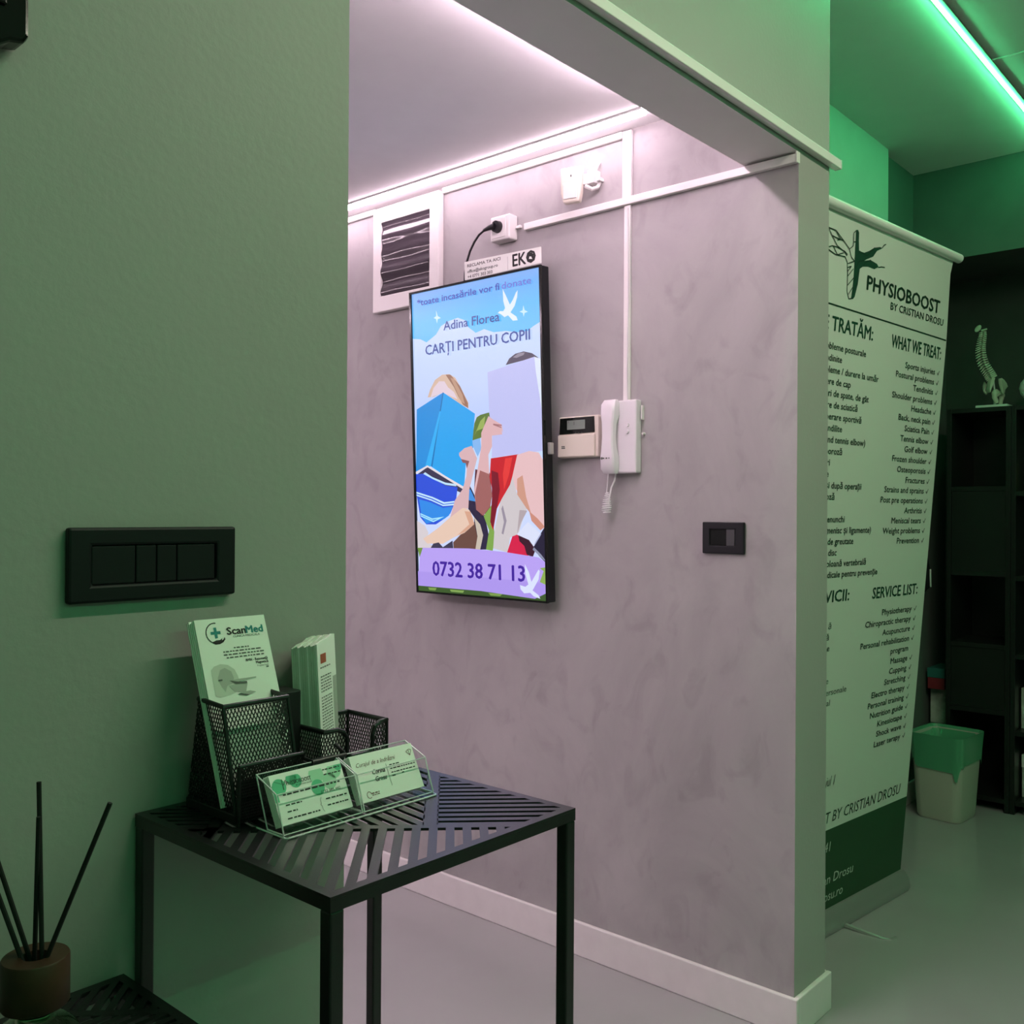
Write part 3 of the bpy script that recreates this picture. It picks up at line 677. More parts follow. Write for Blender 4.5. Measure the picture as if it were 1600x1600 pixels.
# ------------------------------------------------------------------ leaflets in the pocket
LF = Fr((-1.6735, -.112, .9715), (1, 0, 0), (0, .0765, .2015)); LH = .2155; LW = .0955
def leaflet(k, label, dx, dv):
    t = thing('leaflet', LF.p(LW/2, 0, -.0022*k), label, 'leaflet', None if k == 0 else 'leaflets behind the front one in the mesh pocket')
    MB().fbox(LF, dx, 0, LW+dx, LH+dv, -.0022*k-.0016, -.0022*k).build('sheet', 'paper', t); return t
fl = leaflet(0, 'front medical scanner leaflet standing in the mesh pocket', 0, 0)
def LX(u, v): return u*LW, LH-.102*(1-v)          # picture part of the leaflet: v 0..1 over the part above the rim
k = MB(); g = MB(); m_ = MB(); gr = MB(); pl = MB()
def ring(mb, cu, cv, r, w, a0, a1, off, sy=1):
    n = 18; P = [(cu+r*math.cos(math.radians(a0+(a1-a0)*i/n)), cv+sy*r*math.sin(math.radians(a0+(a1-a0)*i/n))) for i in range(n+1)]
    stroke(mb, LF, P, w, off)
cu, cv = LX(.26, .825)
ring(k, cu, cv, .0125, .0013, 80, 330, .0003)
k.face([LF.p(cu+a, cv+b, .0003) for a, b in ((-.007, -.0105), (-.001, -.0085), (.004, -.0085), (.0075, -.0065), (.0065, -.009), (.012, -.0075), (.008, -.0115), (.003, -.0135), (-.003, -.0135))])
rect(g, LF, cu-.0065, cv-.0012, cu+.0065, cv+.0022, .0003); rect(g, LF, cu-.0018, cv-.006, cu+.0018, cv+.007, .00031)
text(k, LF, 'Scan', .040, .0655, LX(0, .795)[1], .0085, .0003, bold=0.064); text(g, LF, 'Med', .066, .0895, LX(0, .795)[1], .0085, .0003, bold=0.064)
text(gr, LF, 'CLINICA MEDICALA', .047, .084, LX(0, .755)[1], .0026, .0003)
for i, (a, b) in enumerate(((.045, .066), (.030, .084), (.030, .086), (.033, .085))): words(gr, LF, a, b, LX(0, .625-.037*i)[1], .0016, .0003)
text(k, LF, 'RMN - Rezonanță', .058, .088, LX(0, .455)[1], .0031, .0003, bold=0.038); text(k, LF, 'Magnetică', .071, .088, LX(0, .415)[1], .0031, .0003, bold=0.038)
text(gr, LF, 'Program Fiabil', .072, .0875, LX(0, .378)[1], .002, .0003); words(gr, LF, .084, .088, LX(0, .356)[1], .0016, .0003)
# scanner drawing
def lp(mb, pts, off): mb.face([LF.p(*LX(u, v), off) for u, v in pts])
lp(pl, [(.10, .10), (.10, .40), (.15, .44), (.24, .46), (.34, .44), (.42, .38), (.45, .30), (.46, .22), (.42, .12), (.30, .09), (.16, .08)], .0003)
lp(m_, [(.17, .30), (.22, .39), (.29, .41), (.37, .36), (.39, .28), (.36, .22), (.28, .20), (.24, .13), (.20, .20)], .0004)
lp(gr, [(.32, .255), (.40, .205), (.56, .195), (.56, .225), (.44, .228)], .0006); lp(m_, [(.32, .258), (.44, .23), (.70, .25), (.70, .262), (.44, .262)], .0007)
lp(m_, [(.30, .20), (.36, .12), (.52, .10), (.56, .19), (.42, .205)], .0005)
lp(gr, [(.40, .085), (.52, .055), (.56, .062), (.44, .098)], .0006); lp(m_, [(.44, .10), (.56, .064), (.66, .085), (.58, .11)], .0006)
words(gr, LF, *[LX(u, 0)[0] for u in (.17, .25)], LX(0, .265)[1], .0018, .0008)
for mb, mt, nm in ((k, 'ink_black', 'dark_print'), (g, 'ink_teal', 'teal_print'), (gr, 'ink_grey', 'small_print'), (pl, 'ink_pale', 'scanner_picture'), (m_, 'ink_light', 'scanner_shading')): mb.build(nm, mt, fl)
for i in range(1, 5): leaflet(i, 'leaflet standing behind the front scanner leaflet in the mesh pocket', -.0011*i, -.0012*(i % 3))

# ------------------------------------------------------------------ brochure pack in the bin
BD = Vector((.843, .537, 0)); BN_ = Vector((-.537, .843, 0))
up_ = Vector((-.008, .006, .165))
def brochure(k, n, label, group):
    o = Vector((-1.517, -.077, Z0+.014))+BN_*(.0029*k); fr = Fr(o, BD, up_); h = .168-.0009*(k % 3)-.0004*k
    t = thing('brochure', fr.p(.04, 0, 0), label, 'brochure', group)
    m = MB(); wv = [(-.0, 0), (.02, .0012), (.045, .0004), (.066, -.0006)]
    poly_ = [(0, 0), (.066, 0), (.066, h+.004), (.055, h+.005), (.035, h+.001), (.018, h+.001), (0, h-.002)]
    m.prism(fr, poly_, -.0026, 0); m.build('folded_sheet', 'paper' if k % 4 == 0 else 'paper_edge', t); return t, fr, h
bt, BF, bh = brochure(0, 0, 'front printed brochure with a small red square in the mesh bin', None)
r_, k, g = MB(), MB(), MB()
FC = Fr(BF.p(.0, 0, 0), BD, up_)
def back(mb, u0, v0, u1, v1): rect(mb, FC, u0, v0, u1, v1, .0003)
back(r_, .010, .140, .030, .152)
for i in range(30):
    if i in (1, 2, 9): continue
    u = .008
    while u < .044:
        w_ = random.uniform(.003, .008); back(k, u, .134-.0038*i, min(u+w_, .046), .1355-.0038*i); u += w_+.0022
back(g, .052, .030, .065, .118); back(g, .054, .02, .064, .03)
r_.build('red_square', 'ink_red', bt); k.build('printed_lines', 'ink_grey', bt); g.build('photo_panel', 'ink_light', bt)
for i in range(1, 12): brochure(i, 12, 'brochure in the thick pack behind the red square one', 'packed brochures in the mesh bin')

# ------------------------------------------------------------------ acrylic card holder and card stacks
t = thing('card_holder', (-1.554, -.18, TZ), 'clear two pocket business card holder at the front of the table', 'card holder')
b0 = TZ+.0004
def panel(nm, pts, edges=None, r=.0007):       # thin clear sheet; pale tubes stand in for light piped to its edges
    q = MB(); q.face(pts); q.m = 1
    for i in (edges if edges is not None else range(len(pts))): q.tube([pts[i], pts[(i+1) % len(pts)]], r, 6)
    q.build(nm, ['acrylic', 'acrylic_edge_light'], t)
q = MB(); q.box((-1.664, -.207, b0), (-1.443, -.150, b0+.002)); q.m = 1
q.tube([(-1.664, -.152, b0+.001), (-1.664, -.205, b0+.001), (-1.662, -.207, b0+.001), (-1.445, -.207, b0+.001), (-1.443, -.205, b0+.001), (-1.443, -.152, b0+.001)], .0011, 6)
q.build('base_plate', ['acrylic', 'acrylic_edge_light'], t)
for i, (xa, xb) in enumerate(((-1.663, -1.5555), (-1.5525, -1.444))):
    panel('front_panel', [(xa, -.2005, b0+.003), (xb, -.2005, b0+.003), (xb, -.1865, .9965), (xa, -.1865, .9965)], (0, 2))
    panel('back_panel', [(xa, -.1715, b0+.003), (xb, -.1715, b0+.003), (xb, -.1490, 1.0115), (xa, -.1490, 1.0115)], (2,))
    for x in (xa, xb): panel('side_panel', [(x, -.2010, b0+.003), (x, -.1710, b0+.003), (x, -.1490, 1.0115), (x, -.1862, .9970)], None, .0009)
    MB().box((xa+.002, -.195, b0+.007), (xb-.002, -.176, b0+.008)).build('pocket_floor', 'acrylic', t)
def cards(x0, w, label):
    fr = Fr((x0, -.1905, b0+.0092), (1, 0, 0), (0, .0245, .047)); t = thing('business_card_stack', fr.p(w/2, 0, -.004), label, 'business cards')
    for i in range(7):
        MB().fbox(fr, -.0004*i, 0, w-.0004*i, .0555+.0004*(i % 2), -.0012*i-.0009, -.0012*i).build('card', 'paper', t)
    return t, fr
t1, f1 = cards(-1.6585, .0975, 'stack of green spotted cards in the left card holder pocket')
pm, m_, k, g = MB(), MB(), MB(), MB(); cw, ch = .0975, .0515
for u, v, r in ((.10, .80, .009), (.28, .92, .007), (.33, .86, .008), (.62, .88, .010), (.88, .90, .010), (.60, .60, .009), (.78, .68, .0095), (.95, .97, .006)):
    cu, cv = u*cw, v*ch
    P = [(max(.0005, min(cw-.0005, cu+r*math.cos(a))), min(ch-.0005, cv+r*math.sin(a))) for a in [2*math.pi*i/20 for i in range(20)]]
    (m_ if r < .0095 else pm).face([f1.p(a, b, .00025 if r < .0095 else .0002) for a, b in P])
rect(m_, f1, .0005, .49*ch, .06*cw, .85*ch, .00022)
text(k, f1, 'PHYSIOBOOST', .20*cw, .54*cw, .80*ch, .0042, .0004, bold=.02); text(k, f1, 'BY CRISTIAN DROSU', .32*cw, .54*cw, .74*ch, .0018, .0004)
stroke(g, f1, [(.15*cw, .95*ch), (.15*cw, .72*ch)], .0012, .0004); stroke(g, f1, [(.16*cw, .82*ch), (.20*cw, .92*ch)], .001, .0004); stroke(g, f1, [(.05*cw, .93*ch), (.14*cw, .85*ch)], .0004, .0004)
words(k, f1, .12*cw, .92*cw, .60*ch, .0018, .0004); words(k, f1, .72*cw, .97*cw, .93*ch, .0013, .0004); words(k, f1, .72*cw, .97*cw, .82*ch, .0013, .0004)
text(k, f1, '0732 385 442', .62*cw, .90*cw, .45*ch, .003, .0004)
for v, a, b in ((.38, .12, .34), (.24, .12, .26), (.10, .10, .55), (.30, .66, .97), (.16, .66, .97)): words(k, f1, a*cw, b*cw, v*ch, .0015, .0004)
stroke(k, f1, [(.60*cw, .38*ch), (.585*cw, .32*ch), (.585*cw, .25*ch), (.57*cw, .22*ch), (.585*cw, .19*ch), (.585*cw, .12*ch), (.60*cw, .06*ch)], .0004, .0004)
for mb, mt, nm in ((pm, 'ink_mint_pale', 'pale_spots'), (m_, 'ink_mint', 'green_spots'), (k, 'ink_black', 'lettering'), (g, 'ink_green', 'logo')): mb.build(nm, mt, t1)
t2, f2 = cards(-1.5475, .0985, 'stack of plain cards with handwritten title in the right card holder pocket')
k, r_, g = MB(), MB(), MB(); cw = .0985
text(r_, f2, 'Curajul de a îndrăzni', .06*cw, .68*cw, .80*ch, .0050, .0003, shear=.35)
text(k, f2, 'Corina', .27*cw, .48*cw, .57*ch, .0055, .0003, shear=.25, bold=0.032); text(k, f2, 'Grosu', .29*cw, .47*cw, .40*ch, .0055, .0003, shear=.25, bold=0.032)
rect(k, f2, .51*cw, .22*ch, .515*cw, .74*ch, .0003)
for v, a, b in ((.68, .56, .74), (.59, .56, .97), (.50, .56, .96), (.42, .56, .62), (.44, .72, .78)): words(k, f2, a*cw, b*cw, v*ch, .0013, .0003)
for (a, b) in (((.88, .90), (.93, .80)), ((.93, .80), (.97, .92)), ((.88, .90), (.92, .94)), ((.92, .94), (.93, .80)), ((.97, .92), (.93, .95))): stroke(r_, f2, [(a[0]*cw, a[1]*ch), (b[0]*cw, b[1]*ch)], .0006, .0003)
stroke(r_, f2, [((.14+.035*math.cos(a))*cw, (.14+.075*math.sin(a))*ch) for a in [i*.42 for i in range(14)]], .0007, .0003); words(r_, f2, .18*cw, .30*cw, .15*ch, .0013, .0003); words(r_, f2, .18*cw, .30*cw, .11*ch, .001, .0003)
k.build('lettering', 'ink_black', t2); r_.build('brown_lettering', 'ink_brown', t2)

# ------------------------------------------------------------------ reed diffuser
dx, dy = -1.893, -.14
t = thing('reed_diffuser', (dx, dy, .776), 'round glass reed diffuser with dark wooden cap on the lower table', 'reed diffuser')
MB().lathe((dx, dy, .7765), [(.028, 0), (.036, .003), (.041, .012), (.0415, .028), (.037, .042), (.028, .050), (.015, .055), (.0145, .072)]).build('bottle', 'glass', t, smooth=True)
MB().lathe((dx, dy, .7795), [(.026, 0), (.035, .006), (.037, .016), (.037, .022)]).build('scented_oil', 'oil', t, smooth=True)
MB().lathe((dx, dy, .844), [(.0285, 0), (.0295, .0015), (.0295, .043), (.0285, .0445), (.012, .0445), (.011, .030)], 40).build('cap', 'walnut', t, smooth=True)
def tipat(u, v, d=0): return Vector((dx, dy, 0))+Vector((.6628, -.7488, 0))*u+Vector((.7488, .6628, 0))*d+Vector((0, 0, v))
for u, z, bu, da, db in ((.0, 1.048, .0075, -.003, .004), (.004, 1.018, -.003, .004, -.004), (.068, 1.030, .0085, -.003, .0), (-.057, 1.03, -.006, .004, .004), (-.052, 1.0, -.009, -.003, -.006)):
    MB().tube([tipat(bu, .880, da), tipat(u, z, db)], .0023, 8).build('reed', 'reed', t, smooth=True)

# ------------------------------------------------------------------ roll-up banner
BF_ = Fr((.195, .2455, 0), (.995, -.0995, 0), (0, -.085, 1.03))
t = thing('roll_up_banner', BF_.p(.48, 0, 0), 'white and green roll-up banner listing treatments, behind the pillar', 'banner')
s = MB(); SW = .953
rows = [(.060, SW, 0), (.4, SW, 0), (1.0, SW, 0), (1.9, SW-.001, 0), (2.06, SW-.010, -.0005), (2.12, SW-.012, -.001), (2.165, SW, -.0005)]
for (a, wa, ta), (b, wb, tb) in zip(rows, rows[1:]): s.mesh([BF_.p(0, a, ta), BF_.p(wa, a, ta), BF_.p(wb, b, tb), BF_.p(0, b, tb)], [(0, 1, 2, 3)])
for (a, wa, ta), (b, wb, tb) in zip(rows, rows[1:]): s.mesh([BF_.p(0, a, ta-.0006), BF_.p(wa, a, ta-.0006), BF_.p(wb, b, tb-.0006), BF_.p(0, b, tb-.0006)], [(3, 2, 1, 0)])
sheet = s.build('printed_sheet', 'banner_vinyl', t)
MB().tube([BF_.p(.004, 2.178, .004), BF_.p(.985, 2.178, .004)], .0155, 16).build('top_rail', 'white_plastic', t, smooth=True)
c = MB(); cas = []
for u in (.012, .965):
    cas.append([BF_.o+BF_.u*u+Vector(BF_.n)*a+Vector((0, 0, z)) for a, z in ((.030, .004), (.036, .02), (.032, .045), (.014, .070), (-.02, .074), (-.05, .05), (-.056, .02), (-.05, .004))])
c.loft(cas); c.build('cassette', 'aluminium', t, smooth=True)
for u in (.10, .52):
    hw = .045
    MB().tube([BF_.o+BF_.u*(u)+BF_.n*.02+V(0, 0, .009), BF_.o+BF_.u*(u+.012)+BF_.n*.15+V(0, 0, .009), BF_.o+BF_.u*(u+.025)+BF_.n*.168+V(0, 0, .009), BF_.o+BF_.u*(u+.052)+BF_.n*.172+V(0, 0, .009)], .0085, 8).build('foot', 'aluminium', t, smooth=True)
MB().tube([BF_.o+BF_.u*.48+BF_.n*-.03+V(0, 0, .07), BF_.p(.48, 1.1, -.02), BF_.p(.48, 2.16, -.012)], .007, 8).build('support_pole', 'aluminium', t, smooth=True)
k = MB(); rect(k, BF_, 0, .062, SW, .331, .0005); k.build('green_band', 'banner_green', sheet)
k, h = MB(), MB(); O = .0008
text(k, BF_, 'PHYSIOBOOST', .3817, .8773, 1.979, .040, O, bold=0.048); text(k, BF_, 'BY CRISTIAN DROSU', .5385, .9144, 1.943, .0215, O, bold=0.032)
stroke(k, BF_, [(.0, 1.908), (.9482, 1.8994)], .0045, O)
for s_, a, b_, v, c_ in (('CE TRATĂM:', .115, .4423, 1.8355, .039), ('WHAT WE TREAT:', .5648, .917, 1.8315, .0385), ('SERVICII:', .185, .4286, 1.0465, .0345), ('SERVICE LIST:', .5785, .8942, 1.0425, .0345)):
    h = MB(); text(h, BF_, s_, a, b_, v, c_, O, bold=.035); h.build('heading', 'banner_head', sheet)
def check(u, v): stroke(k, BF_, [(u, v+.008), (u+.006, v+.001), (u+.016, v+.016)], .0028, O)
gv = [v.x for v in glyphs('Sports injuries')[0]]; WF[0] = .2147/((max(gv)-min(gv))*.0185/CAP[0])
R1 = ['Sports injuries', 'Postural problems', 'Tendinitis', 'Shoulder problems', 'Headache', 'Back, neck pain', 'Sciatica Pain', 'Tennis elbow', 'Golf elbow', 'Frozen shoulder', 'Osteoporosis', 'Fractures', 'Strains and sprains', 'Post pre operations', 'Arthritis', 'Meniscal tears', 'Weight problems', 'Prevention']
for i, s_ in enumerate(R1):
    v = 1.778-i*.0331; text(k, BF_, s_, None, .884-.0006*i, v, .0185, O, bold=.035); check(.902-.0006*i, v)
gv = [v.x for v in glyphs('/ durere la umăr')[0]]; WR = WF[0]; WF[0] = .2385/((max(gv)-min(gv))*.0185/CAP[0])*.94
L1 = [('Probleme posturale', .4093), ('Tendinite', .2713), ('Probleme / durere la umăr', .4999), ('Durere de cap', .3332), ('Dureri de spate, de gât', .4487), ('Durere de sciatică', .3846), ('Recuperare sportivă', .4139), ('Spondilite', .3035), ('(golf and tennis elbow)', .4493), ('Osteoporoză', .3144), ('Fracturi', .2495), ('Artroze', .2474), ('Pre și după operații', .4476), ('Spondiloză', .291), ('', 0), ('Dureri de genunchi', .3618), ('(menisc și ligamente)', .5316), ('Probleme de greutate', .4263), ('Hernie de disc', .3307), ('Dureri de coloană vertebrală', .5158), ('Exerciții medicale pentru prevenție', .5966)]
for i, (s_, r) in enumerate(L1):
    if s_: text(k, BF_, s_, None, r, 1.782-i*.0331, .0185, O, bold=.035)
WF[0] = WR
R2 = ['Physiotherapy', 'Chiropractic therapy', 'Acupuncture', 'Personal rehabilitation', 'program', 'Massage', 'Cupping', 'Stretching', 'Electro therapy', 'Personal training', 'Nutrition guide', 'Kinesiotape', 'Shock wave', 'Laser terapy']
for i, s_ in enumerate(R2):
    v = .985-i*.0336; text(k, BF_, s_, None, .8635-.0003*i, v, .0185, O, bold=.035)
    if i != 4: check(.882-.0003*i, v)
for i, (s_, r) in enumerate((('Fizioterapie manuală ă', .335), ('Acupunctură nouă', .327), ('Masaj de relaxare', .335), ('Nutriție sportivă', .30), ('Întindere ușoară', .31), ('Unde de șoc orice', .345))):
    text(k, BF_, s_, None, r, .965-i*.0336, .0185, O)
text(k, BF_, 'Antrenamente personale', None, .4594, .7604, .0185, O); text(k, BF_, 'Ghid nutrițional', None, .3641, .7280, .0185, O)
WF[0] = .8
text(k, BF_, 'Strada Lungă, nr. 1, etajul 1', .06, .433, .4727, .030, O, shear=.2)
text(k, BF_, 'PHYSIOBOOST BY CRISTIAN DROSU', .10, .8935, .3535, .034, O, shear=.15)
g = MB(); poly(g, BF_, LOGO_FILL, O); g.build('logo_leaf', 'banner_head', sheet)
for ln in LOGO_LINES: stroke(k, BF_, [(ln[i]*1e-4, ln[i+1]*1e-4) for i in range(0, len(ln), 2)], .0028, O+.0003)
k.build('dark_lettering', 'banner_text', sheet)
k = MB(); text(k, BF_, 'Telefon 0732 385 441', .06, .440, .2592, .030, O, shear=.1); text(k, BF_, 'Facebook: Cristian Drosu', .08, .6017, .1525, .030, O, shear=.1); text(k, BF_, 'www.cristiandrosu.ro', .14, .5446, .0968, .030, O, shear=.1)
k.build('pale_lettering', 'banner_pale', sheet)

# ------------------------------------------------------------------ waste bin
t = thing('waste_bin', (2.125, .30, 0), 'cream waste bin lined with a green bag beside the banner', 'bin')
cx, cy, ro = 2.125, .297, -.09
b = MB(); b.loft([rrect(cx, cy, .098, .090, .035, .001, ro), rrect(cx, cy, .102, .094, .035, .012, ro), rrect(cx, cy, .125, .112, .035, .355, ro), rrect(cx, cy, .120, .107, .033, .355, ro), rrect(cx, cy, .098, .090, .03, .02, ro)], False)
b.face(rrect(cx, cy, .098, .090, .035, .001, ro)[::-1]); b.face(rrect(cx, cy, .098, .090, .03, .02, ro))
b.build('body', 'bin_plastic', t, smooth=True)
g = MB(); R0 = rrect(cx, cy, .128, .115, .036, .36, ro, 7); n = len(R0)
def rz(z, ex, wav):
    R = rrect(cx, cy, .098+(.127-.098)*z/.355+ex, .090+(.115-.090)*z/.355+ex, .036, z, ro, 7)
    return [(x, y, z+wav*(math.sin(i*1.9)+.6*math.sin(i*.7+1))*.012) for i, (x, y, _) in enumerate(R)]
low = rz(.240, .004, 1)
low = [(x, y, z-.055*max(0, 1-abs(i-15.5)/3)) for i, (x, y, z) in enumerate(low)]
g.loft([rrect(cx, cy, .100, .092, .03, .10, ro, 7), rz(.33, -.012, .2), rz(.366, -.002, 0), rz(.367, .003, 0), rz(.35, .003, 0), rz(.30, .003, .2), low], False)
g.build('bag_liner', 'bag_green', t, smooth=True)
one('cable', MB().tube([(1.85, .468, .30), (1.88, .466, .10), (1.93, .462, .045), (2.0, .46, .035), (2.06, .466, .06), (2.10, .467, .2)], .004), 'cable_black', 'black cable lying along the baseboard behind the banner', 'cable', smooth=True)

# ------------------------------------------------------------------ bookcases and what stands on them
SX0, SX1, SY0, SY1 = 2.327, 2.66, .098, .365
def bookcase(label, y0, y1, top, cells, x0, lit):
    t = thing('bookcase', ((x0+SX1)/2, (y0+y1)/2, 0), label, 'bookcase')
    for y in (y0, y1-.02): MB().box((x0, y, 0), (SX1, y+.02, top)).build('side_panel', 'shelf_black', t, bevel=.001)
    MB().box((SX1-.008, y0+.02, 0), (SX1-.0002, y1-.02, top)).build('back_panel', 'shelf_black', t)
    for z in cells: MB().box((x0+.001, y0+.0202, z-.02), (SX1-.0082, y1-.0202, z)).build('shelf_board', 'shelf_black', t, bevel=.001)
    return t
tw = bookcase('tall black bookcase tower under the spine model', SY0, SY1, 1.787, (.06, .445, .735, 1.055, 1.435, 1.787), SX0, 0)
for z0, z1 in ((.4452, .7148), (1.0552, 1.4148)): MB().box((SX0+.004, SY0+.0205, z0), (SX0+.02, SY1-.0205, z1)).build('door', 'shelf_black', tw, bevel=.001)
lw = bookcase('black open bookcase right of the tower, holding the cup', -.62, SY0-.001, 1.787, (.06, .365, .70, 1.04, 1.412, 1.787), SX0+.003, 1)

# spine model
sx, sy, sz = 2.44, .19, 1.7875
t = thing('spine_model', (sx, sy, sz), 'white anatomical spine model with pelvis on top of the bookcase', 'anatomical model')
MB().box((sx-.07, sy-.066, sz), (sx+.07, sy+.066, sz+.014)).build('base', 'white_plastic', t, bevel=.002)
def SP(u, v, w=0): return Vector((sx, sy, sz))+Vector((.6628, -.7488, 0))*u+Vector((.7488, .6628, 0))*w+Vector((0, 0, v))   # u right, v up, w away
K = .00232     # metres per photo pixel at this distance
def px(x, y, w=0): return SP((x-1555)*K, (634-y)*K, w)
MB().tube([px(1553, 632), px(1553, 600), px(1550, 575)], .005, 8).build('rod', 'aluminium', t, smooth=True)
crv = [(1532, 482), (1532.5, 490), (1531, 500), (1529.5, 511), (1529, 521), (1530.5, 533), (1534, 545), (1540, 556), (1545.5, 565), (1549.5, 573)]
vb = MB(); nV = 24
import bisect
def at(s):
    x = s*(len(crv)-1); i = min(int(x), len(crv)-2); f_ = x-i; a, b = crv[i], crv[i+1]
    return a[0]+(b[0]-a[0])*f_, a[1]+(b[1]-a[1])*f_
for i in range(nV):
    s = (i+.5)/nV; x, y = at(s); x2, y2 = at(min(1, s+.03)); x1, y1 = at(max(0, s-.03))
    tx, ty = x2-x1, y2-y1; L = math.hypot(tx, ty); tx /= L; ty /= L
    r = .0095+.0105*s; hgt = .0042+.0022*s
    nxv = (px(x-ty*5, y+tx*5)-px(x, y)).normalized(); tv = (px(x+tx*5, y+ty*5)-px(x, y)).normalized()
    c0 = px(x, y)
    vb.tube([c0-tv*hgt/2, c0-tv*hgt*.3, c0+tv*hgt*.3, c0+tv*hgt/2], r, 10)
    bk = nxv if nxv.dot(Vector((.6628, -.7488, 0))) < 0 else -nxv       # spinous processes point to the left
    vb.tube([c0+bk*r*.7, c0+bk*(r+.013+.006*math.sin(s*3.1))+tv*(.003+.007*math.sin(s*3))], .0036, 6, .0018)
    for sg in (-1, 1): vb.tube([c0+bk*r*.6, c0+bk*(r*.9)+Vector((.7488, .6628, 0))*sg*(r+.008)], .0035, 6, .002)
vb.tube([px(*c_) for c_ in crv], .004, 6)
vb.build('vertebral_column', 'bone', t, smooth=True)
MB().ellip(px(1520, 477), (.007, .012, .019), M=Matrix.Rotation(.62, 3, Vector((.7488, .6628, 0)))).build('skull_base', 'bone', t, smooth=True)
b = MB(); b.tube([px(1526, 481), px(1537, 478)], .004, 8); b.build('atlas', 'bone', t, smooth=True)
b = MB(); b.loft([[px(xx, yy, w_) for xx, w_ in ((a-ww, -.0), (a-ww*.5, -.018), (a+ww*.5, -.018), (a+ww, 0), (a+ww*.5, .018), (a-ww*.5, .018))] for a, yy, ww in ((1547, 574, 6.5), (1545, 582, 6), (1543, 590, 4.5), (1541, 597, 2.5), (1541, 602, 1))]); b.build('sacrum', 'bone', t, smooth=True)
def hip(nm, pts, w0, w1, th):
    b = MB(); n = len(pts); cxx = sum(p[0] for p in pts)/n; cyy = sum(p[1] for p in pts)/n
    def lay(k, w): return [px(cxx+(x-cxx)*k, cyy+(y-cyy)*k, w+(w1-w0)*(x-cxx)/30) for x, y in pts]
    b.loft([lay(.75, w0-th), lay(1, w0-th*.4), lay(1, w0+th*.4), lay(.75, w0+th)]); return b.build(nm, 'bone', t, smooth=True)
hip('hip_bone', [(1553, 577), (1560, 575), (1567, 578), (1574, 584), (1577, 590), (1574, 593), (1570, 597), (1569, 603), (1564, 606), (1560, 600), (1557, 593), (1554, 585)], -.02, .02, .010)
hip('hip_bone', [(1541, 578), (1545, 582), (1547, 590), (1548, 598), (1545, 604), (1541, 600), (1539, 593), (1539, 585)], .04, .03, .010)
b = MB(); b.tube([px(1551, 600), px(1556, 598), px(1563, 602), px(1569, 604)], .008, 8); b.tube([px(1540, 592, .03), px(1539, 598, .03), px(1542, 603, .02)], .005, 8); b.tube([px(1557, 608), px(1563, 604), px(1567, 600)], .006, 8); b.build('pubic_arch', 'bone', t, smooth=True)
for pts, w in (([(1551, 604), (1550.5, 611), (1553, 617), (1555, 623)], -.01), ([(1571, 606), (1570.5, 612), (1569, 618), (1569, 623)], .02)):
    b = MB(); b.ellip(px(*pts[0], w), (.014, .014, .016)); b.tube([px(*p, w) for p in pts], .013, 10, .0085); b.build('femur', 'bone', t, smooth=True)

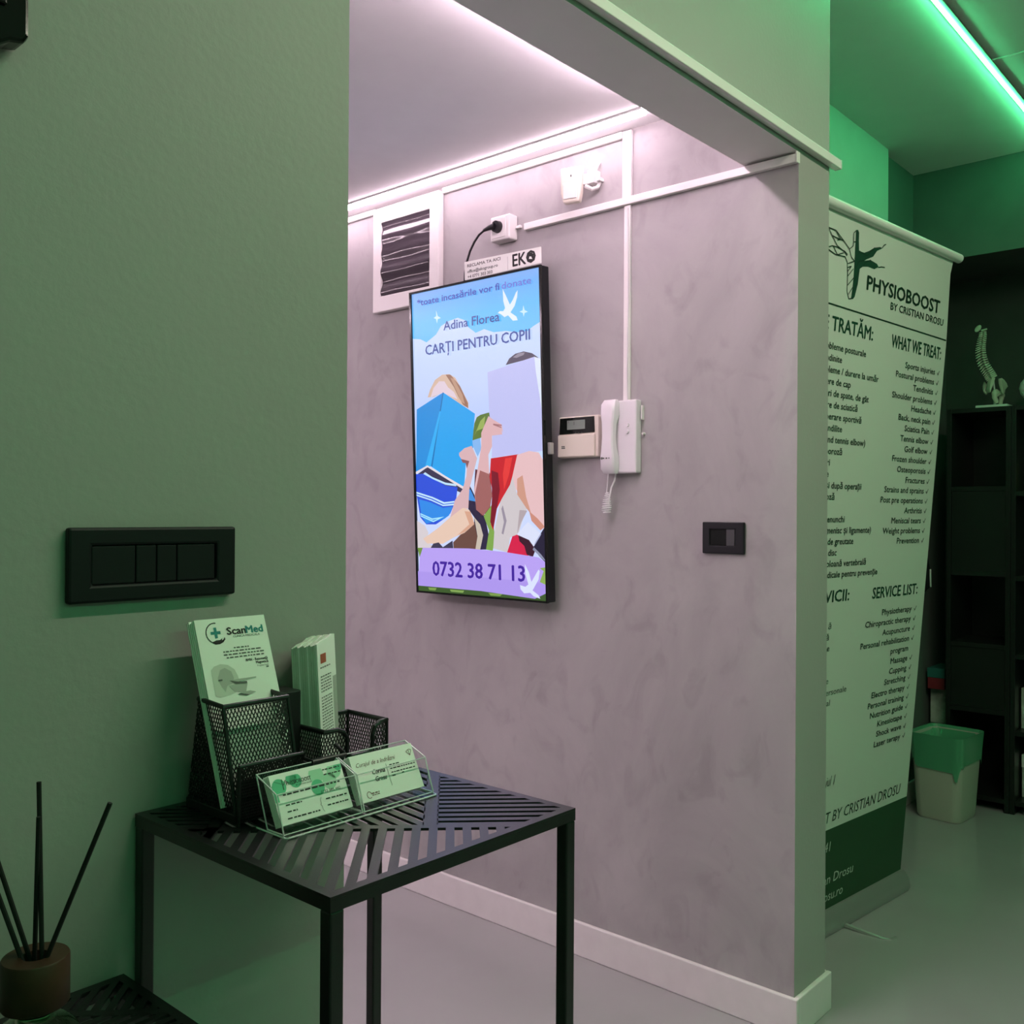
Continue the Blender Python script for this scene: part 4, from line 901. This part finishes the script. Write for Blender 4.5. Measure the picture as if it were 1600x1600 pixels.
t = thing('round_shell', (2.45, .02, 1.7875), 'white rounded shell with dark opening right of the spine model', 'device')
c0 = Vector((2.45, .020, 1.872))
MB().lathe((2.45, .020, 1.7875), [(.055, 0), (.052, .01), (.03, .02), (.028, .03)]).build('base', 'white_plastic', t, smooth=True)
MB().ellip(c0, (.055, .075, .065)).build('shell', 'white_plastic', t, smooth=True)
MB().ellip(c0+Vector((-.012, -.018, .0)), (.050, .065, .050)).build('dark_opening', 'black_gloss', t, smooth=True)
c = (2.46, .01, 1.4125)
one('cup', MB().lathe(c, [(.030, 0), (.040, .003), (.046, .05), (.048, .125), (.045, .125), (.042, .05), (.036, .006)]), 'cup_cream', 'cream cup on a shelf of the open bookcase, right edge', 'cup', smooth=True)
t = thing('gift_box', (2.46, .02, .3652), 'pale marbled box with a black strap on a middle shelf', 'box')
MB().box((2.41, -.055, .3654), (2.56, .072, .545)).build('carton', 'marble', t, bevel=.003)
b = MB(); b.box((2.407, .002, .3656), (2.4098, .016, .547)); b.box((2.407, .002, .5452), (2.56, .016, .548)); b.prism(Fr((2.404, 0, 0), (0, -1, 0), (0, 0, 1)), [(-.06, .546), (-.03, .578), (.01, .578), (.03, .546)], -.02, 0); b.build('strap', 'black_plastic', t)
t = thing('gift_box', (2.46, .02, .0602), 'pale marbled box on the bottom shelf of the open bookcase', 'box')
MB().box((2.42, -.06, .0604), (2.58, .070, .19)).build('carton', 'marble', t, bevel=.003)
MB().box((2.418, -.062, .1902), (2.582, .072, .25)).build('lid', 'white_plastic', t, bevel=.004)
# pile in the corner behind the bin
one('crate', MB().box((2.36, .385, .0005), (2.66, .470, .33)), 'shelf_black', 'black crate on the floor in the corner behind the bin', 'crate', bevel=.004)
one('carton', MB().box((2.44, .392, .3302), (2.58, .468, .495)), 'marble', 'pale marbled carton on the black crate behind the bin', 'box', bevel=.003)
t = thing('small_box', (2.46, .43, .4954), 'teal and red box on top of the pale carton behind the bin', 'box')
MB().box((2.40, .392, .4954), (2.58, .468, .548)).build('red_body', 'box_red', t, bevel=.002); MB().box((2.398, .390, .5482), (2.582, .470, .592)).build('teal_lid', 'box_teal', t, bevel=.002)
t = thing('hanging_bag', (2.33, .47, 1.13), 'small dark bag hanging on the wall beside the banner', 'bag')
MB().prism(Fr((2.27, .4845, .95), (1, 0, 0), (0, 0, 1)), [(0, .02), (.02, 0), (.09, .02), (.10, .09), (.06, .16), (.02, .15)], .001, .04).build('pouch', 'black_plastic', t, bevel=.006)
MB().tube([(2.30, .475, 1.10), (2.27, .48, 1.18), (2.22, .481, 1.25)], .004).build('strap', 'black_plastic', t, smooth=True)
MB().tube([(2.345, .440, 1.055), (2.338, .438, 1.03), (2.340, .438, 1.0), (2.350, .440, .975)], .004).build('cord', 'cable_white', t, smooth=True)
